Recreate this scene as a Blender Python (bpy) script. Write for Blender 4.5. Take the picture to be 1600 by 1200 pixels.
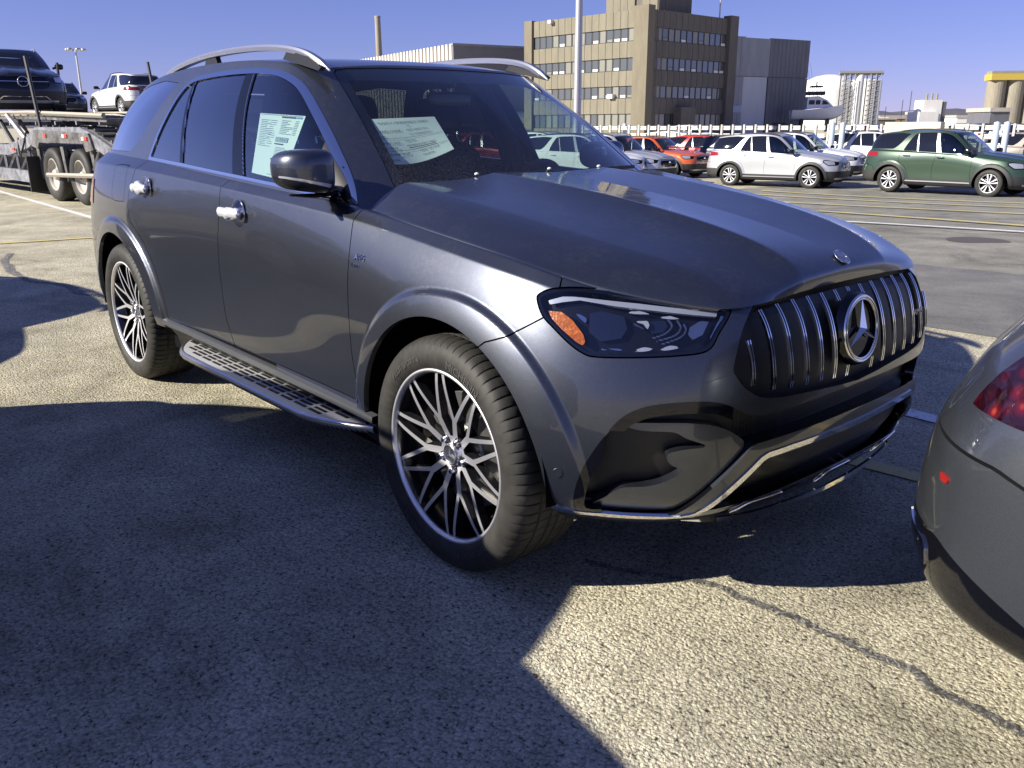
import bpy, math, random
import numpy as np
from mathutils import Matrix, Vector
random.seed(7); np.random.seed(7)
for o in list(bpy.data.objects): bpy.data.objects.remove(o, do_unlink=True)
SC = bpy.context.scene; COL = SC.collection

# ======================= camera =======================
CAMP = (2.0658257, -2.4876830, 1.4143932); YAW, PITCH, ROLL, FPX = 2.42126066, 0.29567376, -0.00402688, 1328.01484
def cam_axes():
    cy, sy, cp, sp = math.cos(YAW), math.sin(YAW), math.cos(PITCH), math.sin(PITCH)
    f = np.array([cy * cp, sy * cp, -sp]); r = np.array([sy, -cy, 0]); u = np.cross(r, f)
    cr, sr = math.cos(ROLL), math.sin(ROLL)
    return cr * r + sr * u, -sr * r + cr * u, f
_r, _u, _f = cam_axes()
cd = bpy.data.cameras.new('camera'); cam = bpy.data.objects.new('camera', cd); COL.objects.link(cam)
cam.matrix_world = Matrix(((_r[0], _u[0], -_f[0], CAMP[0]), (_r[1], _u[1], -_f[1], CAMP[1]), (_r[2], _u[2], -_f[2], CAMP[2]), (0, 0, 0, 1)))
cd.sensor_fit = 'HORIZONTAL'; cd.sensor_width = 36.0; cd.lens = 36.0 * FPX / 1600.0
cd.clip_start = .05; cd.clip_end = 6000
SC.camera = cam
# ======================= light =======================
SUN = Vector((.75, 1.70, -1.0)).normalized()          # direction the light travels
SUN_EL = math.asin(-SUN.z); SUN_AZ = math.atan2(-SUN.x, -SUN.y)   # azimuth of the sun from +y, clockwise
W = bpy.data.worlds.new('World'); SC.world = W; W.use_nodes = True
nt = W.node_tree; nt.nodes.clear()
sky = nt.nodes.new('ShaderNodeTexSky'); sky.sky_type = 'NISHITA'; sky.sun_disc = False
sky.sun_elevation = SUN_EL; sky.sun_rotation = SUN_AZ; sky.altitude = 0; sky.air_density = .8; sky.dust_density = 0; sky.ozone_density = 8
tint = nt.nodes.new('ShaderNodeMix'); tint.data_type = 'RGBA'; tint.blend_type = 'MULTIPLY'; tint.inputs[0].default_value = 1
tint.inputs[7].default_value = (1.27, .97, 1.42, 1)
bg = nt.nodes.new('ShaderNodeBackground'); bg.inputs[1].default_value = .074
wo = nt.nodes.new('ShaderNodeOutputWorld')
gm = nt.nodes.new('ShaderNodeGamma'); gm.inputs[1].default_value = .75
nt.links.new(sky.outputs[0], gm.inputs[0]); nt.links.new(gm.outputs[0], tint.inputs[6]); nt.links.new(tint.outputs[2], bg.inputs[0]); nt.links.new(bg.outputs[0], wo.inputs[0])
sl = bpy.data.lights.new('sun', 'SUN'); sl.energy = 5.0; sl.angle = math.radians(.53); sl.color = (1, .93, .80)
so = bpy.data.objects.new('sun', sl); COL.objects.link(so); so.rotation_euler = SUN.to_track_quat('-Z', 'Y').to_euler()
so.location = (-10, -20, 20)
SC.view_settings.view_transform = 'Standard'; SC.view_settings.look = 'None'; SC.view_settings.exposure = 0.84; SC.view_settings.gamma = 1
SC.view_settings.use_curve_mapping = False
SC.render.engine = 'CYCLES'
SC.cycles.max_bounces = 8; SC.cycles.transparent_max_bounces = 12; SC.cycles.caustics_reflective = False; SC.cycles.caustics_refractive = False

# ======================= materials =======================
MATS = {}
def mat(name, base=(.5, .5, .5), rough=.5, metal=0.0, coat=0.0, coat_rough=.03, spec=.5, emis=None, build=None):
    if name in MATS: return MATS[name]
    m = bpy.data.materials.new(name); m.use_nodes = True
    b = m.node_tree.nodes['Principled BSDF']
    b.inputs['Base Color'].default_value = (*base, 1); b.inputs['Roughness'].default_value = rough; b.inputs['Metallic'].default_value = metal
    b.inputs['Coat Weight'].default_value = coat; b.inputs['Coat Roughness'].default_value = coat_rough; b.inputs['Specular IOR Level'].default_value = spec
    if emis: b.inputs['Emission Color'].default_value = (*emis[:3], 1); b.inputs['Emission Strength'].default_value = emis[3]
    if build: build(m.node_tree, b)
    MATS[name] = m; return m
def N(nt, t, **kw):
    n = nt.nodes.new(t)
    for k, v in kw.items():
        if k.startswith('i_'):
            key = k[2:]; n.inputs[int(key) if key.isdigit() else key].default_value = v
        else: setattr(n, k, v)
    return n
def ramp(nt, fac, stops, interp='LINEAR'):
    r = N(nt, 'ShaderNodeValToRGB'); r.color_ramp.interpolation = interp
    e = r.color_ramp.elements
    while len(e) < len(stops): e.new(.5)
    for k, (p, c) in enumerate(stops):
        e[k].position = p; e[k].color = (*c, 1) if len(c) == 3 else c
    nt.links.new(fac, r.inputs[0]); return r
def noise(nt, scale, detail=4, rough=.5, vec=None, dist=0):
    n = N(nt, 'ShaderNodeTexNoise'); n.inputs['Scale'].default_value = scale; n.inputs['Detail'].default_value = detail
    n.inputs['Roughness'].default_value = rough; n.inputs['Distortion'].default_value = dist
    if vec is not None: nt.links.new(vec, n.inputs['Vector'])
    return n
def mixc(nt, fac, a, b, mode='MIX'):
    m = N(nt, 'ShaderNodeMix', data_type='RGBA', blend_type=mode)
    for s, v in ((0, fac), (6, a), (7, b)):
        if hasattr(v, 'links') or hasattr(v, 'is_linked'): nt.links.new(v, m.inputs[s])
        elif s == 0: m.inputs[0].default_value = v
        else: m.inputs[s].default_value = (*v, 1)
    return m.outputs[2]
def math_(nt, op, a, b=None, c=None):
    m = N(nt, 'ShaderNodeMath', operation=op)
    for k, v in enumerate((a, b, c)):
        if v is None: continue
        if isinstance(v, (int, float)): m.inputs[k].default_value = v
        else: nt.links.new(v, m.inputs[k])
    return m.outputs[0]
def bump(nt, h, strength, dist, b, slot='Normal'):
    n = N(nt, 'ShaderNodeBump'); n.inputs['Strength'].default_value = strength; n.inputs['Distance'].default_value = dist
    nt.links.new(h, n.inputs['Height']); nt.links.new(n.outputs[0], b.inputs[slot]); return n
def paint_mat(name, base, metal=.75, rough=.32, dust=.25, flake=True):
    def bld(nt, b):
        tc = N(nt, 'ShaderNodeTexCoord')
        geo = N(nt, 'ShaderNodeNewGeometry')
        sx = N(nt, 'ShaderNodeSeparateXYZ'); nt.links.new(geo.outputs['Normal'], sx.inputs[0])
        n1 = noise(nt, 7, 6, .65, tc.outputs['Object'], .6); n2 = noise(nt, 60, 3, .6, tc.outputs['Object'])
        up = math_(nt, 'MULTIPLY', math_(nt, 'MAXIMUM', sx.outputs[2], 0.0), 1.0)
        s1 = ramp(nt, n1.outputs[0], [(.44, (0, 0, 0)), (.72, (1, 1, 1))]).outputs[0]
        s2 = ramp(nt, n2.outputs[0], [(.35, (0, 0, 0)), (.75, (1, 1, 1))]).outputs[0]
        d = math_(nt, 'MULTIPLY', math_(nt, 'MULTIPLY', s1, s2), math_(nt, 'MULTIPLY_ADD', up, .9, .12))
        d = math_(nt, 'MULTIPLY', d, dust)
        if flake:
            v = N(nt, 'ShaderNodeTexVoronoi'); v.inputs['Scale'].default_value = 900; nt.links.new(tc.outputs['Object'], v.inputs['Vector'])
            fl = ramp(nt, v.outputs['Color'], [(0, tuple(x * .8 for x in base)), (1, tuple(min(1, x * 1.25) for x in base))]).outputs[0]
        else: fl = base
        c = mixc(nt, d, fl, (.32, .30, .26))
        nt.links.new(c, b.inputs['Base Color'])
        nt.links.new(math_(nt, 'MULTIPLY_ADD', d, 1.2, .025), b.inputs['Coat Roughness'])
        b.inputs['Metallic'].default_value = metal
    return mat(name, base, rough, metal, coat=1.0, coat_rough=.03, build=bld)
def glass_mat(name, tint=(.35, .40, .40), trans=.8, rough=.0, dust=0.0, refl_boost=1.0):
    if name in MATS: return MATS[name]
    m = bpy.data.materials.new(name); m.use_nodes = True; nt = m.node_tree; nt.nodes.clear()
    out = N(nt, 'ShaderNodeOutputMaterial'); tr = N(nt, 'ShaderNodeBsdfTransparent'); tr.inputs[0].default_value = (*tint, 1)
    gl = N(nt, 'ShaderNodeBsdfGlossy'); gl.inputs['Roughness'].default_value = rough; gl.inputs[0].default_value = (1, 1, 1, 1)
    ge = N(nt, 'ShaderNodeNewGeometry'); dt = N(nt, 'ShaderNodeVectorMath', operation='DOT_PRODUCT'); nt.links.new(ge.outputs['Normal'], dt.inputs[0]); nt.links.new(ge.outputs['Incoming'], dt.inputs[1])
    cs = math_(nt, 'SUBTRACT', 1.0, math_(nt, 'ABSOLUTE', dt.outputs['Value'])); fs = math_(nt, 'MULTIPLY_ADD', math_(nt, 'POWER', cs, 5.0), .96, .04)
    # both faces of the pane reflect; keep the outward normal for either side
    mx = N(nt, 'ShaderNodeMixShader')
    f2 = math_(nt, 'MINIMUM', math_(nt, 'MULTIPLY', fs, 1.75 * refl_boost), 1.0)
    nt.links.new(f2, mx.inputs[0]); nt.links.new(tr.outputs[0], mx.inputs[1]); nt.links.new(gl.outputs[0], mx.inputs[2])
    last = mx.outputs[0]
    if dust > 0:
        tc = N(nt, 'ShaderNodeTexCoord'); n1 = noise(nt, 160, 5, .7, tc.outputs['Object']); n2 = noise(nt, 2.5, 3, .5, tc.outputs['Object'])
        sx = N(nt, 'ShaderNodeSeparateXYZ'); nt.links.new(tc.outputs['Object'], sx.inputs[0])
        g = N(nt, 'ShaderNodeMapRange'); g.inputs[1].default_value = 1.45; g.inputs[2].default_value = 1.20; nt.links.new(sx.outputs[2], g.inputs[0])
        a = ramp(nt, n1.outputs[0], [(.42, (0, 0, 0)), (.68, (1, 1, 1))]).outputs[0]
        k = math_(nt, 'MULTIPLY', math_(nt, 'MULTIPLY', a, math_(nt, 'MULTIPLY_ADD', g.outputs[0], .8, .15)), dust)
        df = N(nt, 'ShaderNodeBsdfDiffuse'); df.inputs[0].default_value = (.45, .43, .40, 1)
        m2 = N(nt, 'ShaderNodeMixShader'); nt.links.new(k, m2.inputs[0]); nt.links.new(last, m2.inputs[1]); nt.links.new(df.outputs[0], m2.inputs[2]); last = m2.outputs[0]
    nt.links.new(last, out.inputs[0]); MATS[name] = m; return m
def lens_mat(name, col):   # tinted lamp plastic
    return mat(name, col, .12, 0, coat=1.0)

PAINT = paint_mat('graphite_metallic_paint', (.076, .084, .108), metal=.90, rough=.38, dust=.30)
GLOSSBLK = mat('gloss_black_plastic', (.004, .004, .006), .05, 0, coat=0)
SATBLK = mat('satin_black_plastic', (.012, .012, .013), .45)
BLACK = mat('dark_cavity', (.004, .004, .005), .9, spec=.1)
CHROME = mat('chrome', (.82, .82, .84), .05, 1)
SATIN = mat('satin_aluminium', (.62, .62, .64), .28, 1)
CABIN = mat('dark_cabin_trim', (.010, .010, .012), .7)
LEATHER = mat('black_leather', (.014, .013, .014), .42)
GLASS_WS = glass_mat('windscreen_glass', (.72, .84, .80), dust=.11)
GLASS_SIDE = glass_mat('side_window_glass', (.62, .74, .72), refl_boost=1.6)
GLASS_PRIV = glass_mat('privacy_glass', (.05, .055, .06), refl_boost=1.6)
LENS = glass_mat('clear_lamp_lens', (.80, .82, .84), refl_boost=.8)
def rubber_b(nt, b):
    tc = N(nt, 'ShaderNodeTexCoord'); n = noise(nt, 14, 5, .6, tc.outputs['Object'])
    c = ramp(nt, n.outputs[0], [(.3, (.020, .0195, .0185)), (.7, (.042, .041, .038))]); nt.links.new(c.outputs[0], b.inputs['Base Color'])
    bump(nt, noise(nt, 300, 3, .6, tc.outputs['Object']).outputs[0], .15, .001, b)
RUBBER = mat('tyre_rubber', (.04, .04, .038), .62, build=rubber_b, spec=.35)
RUBBER2 = mat('tyre_lettering', (.075, .073, .07), .5)
MACH = mat('machined_alloy', (.86, .86, .90), .46, 1)
RIMBLK = mat('black_alloy', (.012, .012, .014), .18, 0, coat=.6)
STEEL = mat('brake_steel', (.35, .34, .33), .4, 1)
def facets(nt, b):
    tc = N(nt, 'ShaderNodeTexCoord'); v = N(nt, 'ShaderNodeTexVoronoi'); v.inputs['Scale'].default_value = 120; nt.links.new(tc.outputs['Object'], v.inputs['Vector'])
    c = ramp(nt, v.outputs['Color'], [(.1, (.22, .050, .003)), (.6, (.29, .070, .005)), (.95, (.38, .10, .008))]); nt.links.new(c.outputs[0], b.inputs['Base Color']); bump(nt, v.outputs['Distance'], .3, .002, b)
AMBER = mat('amber_reflector', (.36, .095, .006), .25, 0, coat=.8, build=facets)
REDL = lens_mat('red_lamp_lens', (.30, .006, .008))
WHITEL = mat('white_light_guide', (.75, .78, .95), .25, coat=1)
PAPER = mat('white_paper', (.74, .78, .76), .6)
INK = mat('printed_ink', (.03, .03, .05), .6)
# ======================= scene bookkeeping =======================
def tag(o, label, cat, group=None, kind=None):
    if label: o['label'] = label
    if cat: o['category'] = cat
    if group: o['group'] = group
    if kind: o['kind'] = kind
    return o
def thing(name, label, cat, loc=(0, 0, 0), rz=0, group=None):
    o = bpy.data.objects.new(name, None); COL.objects.link(o); o.location = loc; o.rotation_euler = (0, 0, rz); o.empty_display_size = .3
    return tag(o, label, cat, group)
def copy_tree(o, parent=None):
    c = o.copy(); COL.objects.link(c)
    if parent is not None: c.parent = parent
    for ch in list(o.children): copy_tree(ch, c)
    return c
# ======================= mesh kit =======================
def raw_mesh(name, P, T, Nn=None, mats=(), smooth=True, midx=None):
    me = bpy.data.meshes.new(name); P = np.asarray(P, np.float32); T = np.asarray(T, np.int32)
    n = T.shape[1]
    me.vertices.add(len(P)); me.vertices.foreach_set('co', P.ravel())
    me.loops.add(T.size); me.loops.foreach_set('vertex_index', T.ravel())
    me.polygons.add(len(T)); me.polygons.foreach_set('loop_start', np.arange(0, T.size, n, dtype=np.int32))
    me.polygons.foreach_set('loop_total', np.full(len(T), n, np.int32))
    if midx is not None: me.polygons.foreach_set('material_index', np.asarray(midx, np.int32))
    me.polygons.foreach_set('use_smooth', np.full(len(T), bool(smooth)))
    me.update(calc_edges=True)
    for m in mats: me.materials.append(m)
    if Nn is not None and smooth:
        me.normals_split_custom_set_from_vertices(np.asarray(Nn, np.float32).tolist())
    return me
def link(name, me, parent=None, loc=None, rot=None):
    o = bpy.data.objects.new(name, me); COL.objects.link(o)
    if parent is not None: o.parent = parent
    if loc is not None: o.location = loc
    if rot is not None: o.rotation_euler = rot
    return o
class Mesh:
    """triangle soup with shared vertices and smooth normals"""
    def __init__(s, P, T, N=None, M=None):
        s.P = np.asarray(P, float).reshape(-1, 3); s.T = np.asarray(T, int).reshape(-1, 3)
        s.N = vnorm(s.P, s.T) if N is None else N
        s.M = np.zeros(len(s.T), int) if M is None else M
    def obj(s, name, mats, parent=None, smooth=True):
        s.fix()
        if not isinstance(mats, (list, tuple)): mats = [mats]
        return link(name, raw_mesh(name, s.P, s.T, s.N if smooth else None, mats, smooth, s.M), parent)
    def fix(s):
        fn = np.cross(s.P[s.T[:, 1]] - s.P[s.T[:, 0]], s.P[s.T[:, 2]] - s.P[s.T[:, 0]]); bad = (fn * s.N[s.T].sum(1)).sum(1) < 0
        if bad.any(): s.T = s.T.copy(); s.T[bad] = s.T[bad][:, ::-1]
        return s
    def mirror(s): return Mesh(s.P * [1, -1, 1], s.T[:, ::-1], s.N * [1, -1, 1], s.M.copy())
    def xf(s, R=None, t=(0, 0, 0), sc=1.0):
        R = np.eye(3) if R is None else np.asarray(R); return Mesh((s.P * sc) @ R.T + np.array(t), s.T, s.N @ R.T, s.M.copy())
    def mat(s, k): s.M[:] = k; return s
def vnorm(P, T):
    fn = np.cross(P[T[:, 1]] - P[T[:, 0]], P[T[:, 2]] - P[T[:, 0]])
    Nn = np.zeros_like(P)
    for k in range(3):
        for c in range(3): Nn[:, c] += np.bincount(T[:, k], fn[:, c], len(P))
    return Nn / (np.linalg.norm(Nn, axis=1)[:, None] + 1e-20)
def join(*ms):
    ms = [m for m in ms if m is not None and len(m.T)]
    if not ms: return Mesh(np.zeros((3, 3)), [[0, 1, 2]])
    off = np.cumsum([0] + [len(m.P) for m in ms[:-1]])
    return Mesh(np.concatenate([m.P for m in ms]), np.concatenate([m.T + o for m, o in zip(ms, off)]), np.concatenate([m.N for m in ms]), np.concatenate([m.M for m in ms]))
def both(m): return join(m, m.mirror())
def compact(m):
    u, inv = np.unique(m.T, return_inverse=True)
    return Mesh(m.P[u], inv.reshape(-1, 3), m.N[u], m.M)
def gridmesh(P, flip=False):
    nu, nv = P.shape[:2]; i = np.arange(nu * nv).reshape(nu, nv)
    a, b, c, d = i[:-1, :-1].ravel(), i[1:, :-1].ravel(), i[1:, 1:].ravel(), i[:-1, 1:].ravel()
    T = np.concatenate([np.stack([a, b, c], 1), np.stack([a, c, d], 1)])
    if flip: T = T[:, ::-1]
    return Mesh(P.reshape(-1, 3), T)
def clip(m, f):
    """keep the part of the mesh where the vertex field f > 0; the cut follows the zero line"""
    f = np.where(np.abs(f) < 1e-7, 1e-7, f); T = m.T; s = f[T] > 0; cnt = s.sum(1)
    out = [T[cnt == 3]]; om = [m.M[cnt == 3]]
    P, Nn = m.P, m.N; newP, newN = [], []; base = len(P); edges = {}
    part = (cnt == 1) | (cnt == 2)
    if part.any():
        t = T[part]; ss = s[part]; mm = m.M[part]; cc = cnt[part]
        lone = np.where(cc == 1, np.argmax(ss, 1), np.argmin(ss, 1))
        a = t[np.arange(len(t)), lone]; b = t[np.arange(len(t)), (lone + 1) % 3]; c = t[np.arange(len(t)), (lone + 2) % 3]
        e = np.concatenate([np.stack([a, b], 1), np.stack([a, c], 1)]); e.sort(axis=1)
        u, inv = np.unique(e[:, 0] * (base + 1) + e[:, 1], return_inverse=True); inv = inv.ravel()
        e0 = u // (base + 1); e1 = u % (base + 1); w = (f[e0] / (f[e0] - f[e1]))[:, None]
        NP = P[e0] * (1 - w) + P[e1] * w; NN = Nn[e0] * (1 - w) + Nn[e1] * w; NN /= np.linalg.norm(NN, axis=1)[:, None] + 1e-20
        ab = base + inv[:len(t)]; ac = base + inv[len(t):]; k1 = cc == 1; k2 = ~k1
        out.append(np.stack([a, ab, ac], 1)[k1]); om.append(mm[k1])
        out.append(np.stack([ab, b, c], 1)[k2]); om.append(mm[k2])
        out.append(np.stack([ab, c, ac], 1)[k2]); om.append(mm[k2])
        P = np.concatenate([P, NP]); Nn = np.concatenate([Nn, NN])
    T2 = np.concatenate(out)
    if len(T2) == 0: return Mesh(np.zeros((3, 3)), np.zeros((0, 3), int), np.zeros((3, 3)))
    return compact(Mesh(P, T2, Nn, np.concatenate(om)))
def flange(m, depth=.01, midx=None, lean=0.0):
    """turn the open edges inwards, so that a panel has a visible thickness"""
    if len(m.T) == 0: return m
    T = m.T; e = np.concatenate([T[:, [0, 1]], T[:, [1, 2]], T[:, [2, 0]]]); em = np.concatenate([m.M] * 3); nP = len(m.P)
    key = np.sort(e, 1); k = key[:, 0] * nP + key[:, 1]; _, inv, cnt = np.unique(k, return_inverse=True, return_counts=True)
    b = cnt[inv.ravel()] == 1; b &= ~((np.abs(m.P[e[:, 0], 1]) < 1e-5) & (np.abs(m.P[e[:, 1], 1]) < 1e-5)); e = e[b]; em = em[b]
    if not len(e): return m
    v, iv = np.unique(e, return_inverse=True); iv = iv.reshape(-1, 2)
    d = m.P[e[:, 1]] - m.P[e[:, 0]]; en = np.cross(d, m.N[e[:, 0]] + m.N[e[:, 1]]); VN = np.zeros((len(v), 3))
    for q in (0, 1):
        for c in range(3): VN[:, c] += np.bincount(iv[:, q], en[:, c], len(v))
    VN /= np.linalg.norm(VN, axis=1)[:, None] + 1e-20
    A = m.P[v]; B = A - m.N[v] * depth + VN * lean; n = len(v)
    F = np.concatenate([np.stack([iv[:, 1], iv[:, 0], iv[:, 0] + n], 1), np.stack([iv[:, 1], iv[:, 0] + n, iv[:, 1] + n], 1)])
    fl = Mesh(np.concatenate([A, B]), F, np.concatenate([VN, VN]), np.concatenate([em, em]) if midx is None else np.full(len(F), midx))
    return join(m, fl)
def offset(m, d): return Mesh(m.P + m.N * d, m.T, m.N, m.M.copy())
def crom(pts, n=8, closed=True):
    p = np.array(pts, float); k = len(p); out = []
    for i in range(k if closed else k - 1):
        g = (lambda j: p[j % k]) if closed else (lambda j: p[min(max(j, 0), k - 1)])
        a, b, c, d = g(i - 1), g(i), g(i + 1), g(i + 2)
        for t in np.linspace(0, 1, n, endpoint=False):
            out.append(.5 * ((2 * b) + (c - a) * t + (2 * a - 5 * b + 4 * c - d) * t * t + (3 * b - a - 3 * c + d) * t ** 3))
    if not closed: out.append(p[-1])
    return np.array(out)
def sdf(Q, poly):
    """signed distance to a closed polygon, positive inside"""
    Q = np.asarray(Q, float); poly = np.asarray(poly, float); A = poly; B = np.roll(poly, -1, 0)
    d2 = np.full(len(Q), 1e9); ins = np.zeros(len(Q), bool)
    for a, b in zip(A, B):
        ab = b - a; L = ab @ ab
        if L < 1e-14: continue
        t = np.clip(((Q - a) @ ab) / L, 0, 1); r = Q - a - t[:, None] * ab; d2 = np.minimum(d2, (r * r).sum(1))
        cr = ((a[1] > Q[:, 1]) != (b[1] > Q[:, 1]))
        if cr.any():
            xi = a[0] + (Q[:, 1] - a[1]) / (b[1] - a[1] + (1e-12 if b[1] == a[1] else 0)) * ab[0]
            ins ^= cr & (Q[:, 0] < xi)
    d = np.sqrt(d2); return np.where(ins, d, -d)
def seg_dist(Q, pts):
    d2 = np.full(len(Q), 1e9); pts = np.asarray(pts, float)
    for a, b in zip(pts[:-1], pts[1:]):
        ab = b - a; t = np.clip(((Q - a) @ ab) / max(ab @ ab, 1e-12), 0, 1); r = Q - a - t[:, None] * ab; d2 = np.minimum(d2, (r * r).sum(1))
    return np.sqrt(d2)
def box(x0, x1, y0, y1, z0, z1, M=0):
    P = np.array([[x, y, z] for x in (x0, x1) for y in (y0, y1) for z in (z0, z1)], float)
    F = [(0, 1, 3, 2), (4, 6, 7, 5), (0, 4, 5, 1), (2, 3, 7, 6), (0, 2, 6, 4), (1, 5, 7, 3)]
    PP, TT, NN = [], [], []
    for f in F:
        q = P[list(f)]; n = np.cross(q[1] - q[0], q[2] - q[0]); n /= np.linalg.norm(n) + 1e-20; o = len(PP) * 4
        PP.append(q); NN.append([n] * 4); TT += [(o, o + 1, o + 2), (o, o + 2, o + 3)]
    return Mesh(np.concatenate(PP), TT, np.concatenate(NN), np.full(12, M))
def prism(poly, axis, a, b, M=0):
    """solid from a closed outline in the plane normal to axis (0 x, 1 y, 2 z), between a and b; flat shaded"""
    from mathutils.geometry import tessellate_polygon
    poly = np.asarray(poly, float); n = len(poly)
    ax = [i for i in range(3) if i != axis]
    def mk(v):
        P = np.zeros((n, 3)); P[:, ax[0]] = poly[:, 0]; P[:, ax[1]] = poly[:, 1]; P[:, axis] = v; return P
    A, B = mk(a), mk(b); tr = tessellate_polygon([[Vector((p[0], p[1], 0)) for p in poly]])
    PP, TT, NN = [], [], []; nv = np.zeros(3); nv[axis] = 1
    for P, s in ((A, -1), (B, 1)):
        o = sum(len(q) for q in PP); PP.append(P); NN.append(np.tile(nv * s * np.sign(b - a), (n, 1))); TT += [tuple(o + i for i in t) for t in tr]
    for i in range(n):
        j = (i + 1) % n; q = np.array([A[i], A[j], B[j], B[i]]); nn = np.cross(q[1] - q[0], q[3] - q[0]); nn /= np.linalg.norm(nn) + 1e-20
        o = sum(len(z) for z in PP); PP.append(q); NN.append(np.tile(nn, (4, 1))); TT += [(o, o + 1, o + 2), (o, o + 2, o + 3)]
    m = Mesh(np.concatenate(PP), TT, np.concatenate(NN)); m.M[:] = M
    cen = m.P.mean(0)
    return m
def tube(path, r, n=8, M=0, cap=True, rr=None):
    p = np.asarray(path, float); k = len(p); t = np.gradient(p, axis=0); t /= np.linalg.norm(t, axis=1)[:, None] + 1e-12
    ref = np.array([0, 0, 1.]) if abs(t[0][2]) < .9 else np.array([1., 0, 0]); R = []
    u = np.cross(ref, t[0]); u /= np.linalg.norm(u)
    for i in range(k):
        u = u - t[i] * (u @ t[i]); u /= np.linalg.norm(u) + 1e-12; v = np.cross(t[i], u)
        a = np.linspace(0, 2 * np.pi, n, endpoint=False); r1, r2 = (r, r) if rr is None else (rr[i] if hasattr(rr[i], '__len__') else (rr[i], rr[i]))
        R.append(p[i] + np.cos(a)[:, None] * u * r1 + np.sin(a)[:, None] * v * r2)
    P = np.concatenate(R); T = []
    for i in range(k - 1):
        for j in range(n):
            a, b, c, d = i * n + j, i * n + (j + 1) % n, (i + 1) * n + (j + 1) % n, (i + 1) * n + j; T += [(a, b, c), (a, c, d)]
    if cap:
        P = np.concatenate([P, p[:1], p[-1:]]); c0, c1 = len(P) - 2, len(P) - 1
        for j in range(n): T += [(c0, (j + 1) % n, j), (c1, (k - 1) * n + j, (k - 1) * n + (j + 1) % n)]
    m = Mesh(P, T); m.M[:] = M; return m
def sweep(path, prof, up=(0, 0, 1), M=0, scale=None, closed=False):
    """sweep a closed 2-D profile (side, up) along a path with a fixed up vector; flat-ish crisp normals per side"""
    p = np.asarray(path, float); k = len(p); t = np.gradient(p, axis=0)
    t /= np.linalg.norm(t, axis=1)[:, None] + 1e-12
    upv = np.asarray(up, float); upv = np.tile(upv, (k, 1)) if upv.ndim == 1 else upv
    s = np.cross(t, upv); s /= np.linalg.norm(s, axis=1)[:, None] + 1e-12; w = np.cross(s, t)
    prof = np.asarray(prof, float); n = len(prof); sc = np.ones(k) if scale is None else np.asarray(scale)
    R = p[:, None] + (s[:, None] * prof[None, :, :1] + w[:, None] * prof[None, :, 1:2]) * sc[:, None, None]
    ms = []
    for j in range(n):
        ms.append(gridmesh(np.stack([R[:, j], R[:, (j + 1) % n]], 1)))
    for e, f in ((0, False), (k - 1, True)):
        c = R[e].mean(0); P = np.concatenate([R[e], [c]]); T = [(n, j, (j + 1) % n) for j in range(n)]
        ms.append(Mesh(P, [q[::-1] for q in T] if f else T))
    m = join(*ms); m.M[:] = M; return m
def lathe(prof, n=64, axis='y', a0=0, a1=2 * np.pi, M=0):
    """prof: list of (radius, along); axis y (wheel) or z"""
    prof = np.array(prof, float); closed = abs(a1 - a0 - 2 * np.pi) < 1e-6; a = np.linspace(a0, a1, n + 1)
    r = prof[:, 0][None]; h = np.tile(prof[:, 1], (n + 1, 1)); c = np.cos(a)[:, None] * r; s = np.sin(a)[:, None] * r
    P = np.stack([c, h, s], -1) if axis == 'y' else np.stack([c, s, h], -1)
    m = gridmesh(P)
    if closed:   # weld seam normals
        k = len(prof); Nn = m.N.reshape(n + 1, k, 3); av = Nn[0] + Nn[-1]; av /= np.linalg.norm(av, axis=1)[:, None] + 1e-12; Nn[0] = av; Nn[-1] = av
    m.M[:] = M; return m
def disc(c, r, nrm, n=20, M=0):
    nrm = np.array(nrm, float); nrm /= np.linalg.norm(nrm); u = np.cross([0, 0, 1.] if abs(nrm[2]) < .9 else [1., 0, 0], nrm); u /= np.linalg.norm(u); v = np.cross(nrm, u)
    a = np.linspace(0, 2 * np.pi, n, endpoint=False); P = np.array(c) + r * (np.cos(a)[:, None] * u + np.sin(a)[:, None] * v)
    P = np.concatenate([P, [c]]); m = Mesh(P, [(n, i, (i + 1) % n) for i in range(n)], np.tile(nrm, (n + 1, 1))); m.M[:] = M; return m
_dg = None
def text_mesh(s, size=.02, M=0, extrude=0.0, align='LEFT'):
    """lettering as a mesh in the x-z plane facing -y"""
    cu = bpy.data.curves.new('text', 'FONT'); cu.body = s; cu.size = size; cu.extrude = extrude; cu.align_x = align; cu.resolution_u = 2
    o = bpy.data.objects.new('text', cu); COL.objects.link(o)
    dg = bpy.context.evaluated_depsgraph_get(); me = bpy.data.meshes.new_from_object(o.evaluated_get(dg))
    P = np.zeros(len(me.vertices) * 3); me.vertices.foreach_get('co', P); P = P.reshape(-1, 3)
    me.calc_loop_triangles(); T = np.zeros(len(me.loop_triangles) * 3, int); me.loop_triangles.foreach_get('vertices', T); T = T.reshape(-1, 3)
    bpy.data.objects.remove(o, do_unlink=True); bpy.data.meshes.remove(me); bpy.data.curves.remove(cu)
    P = np.stack([P[:, 0], -P[:, 2], P[:, 1]], -1); m = Mesh(P, T); m.M[:] = M; return m
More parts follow.
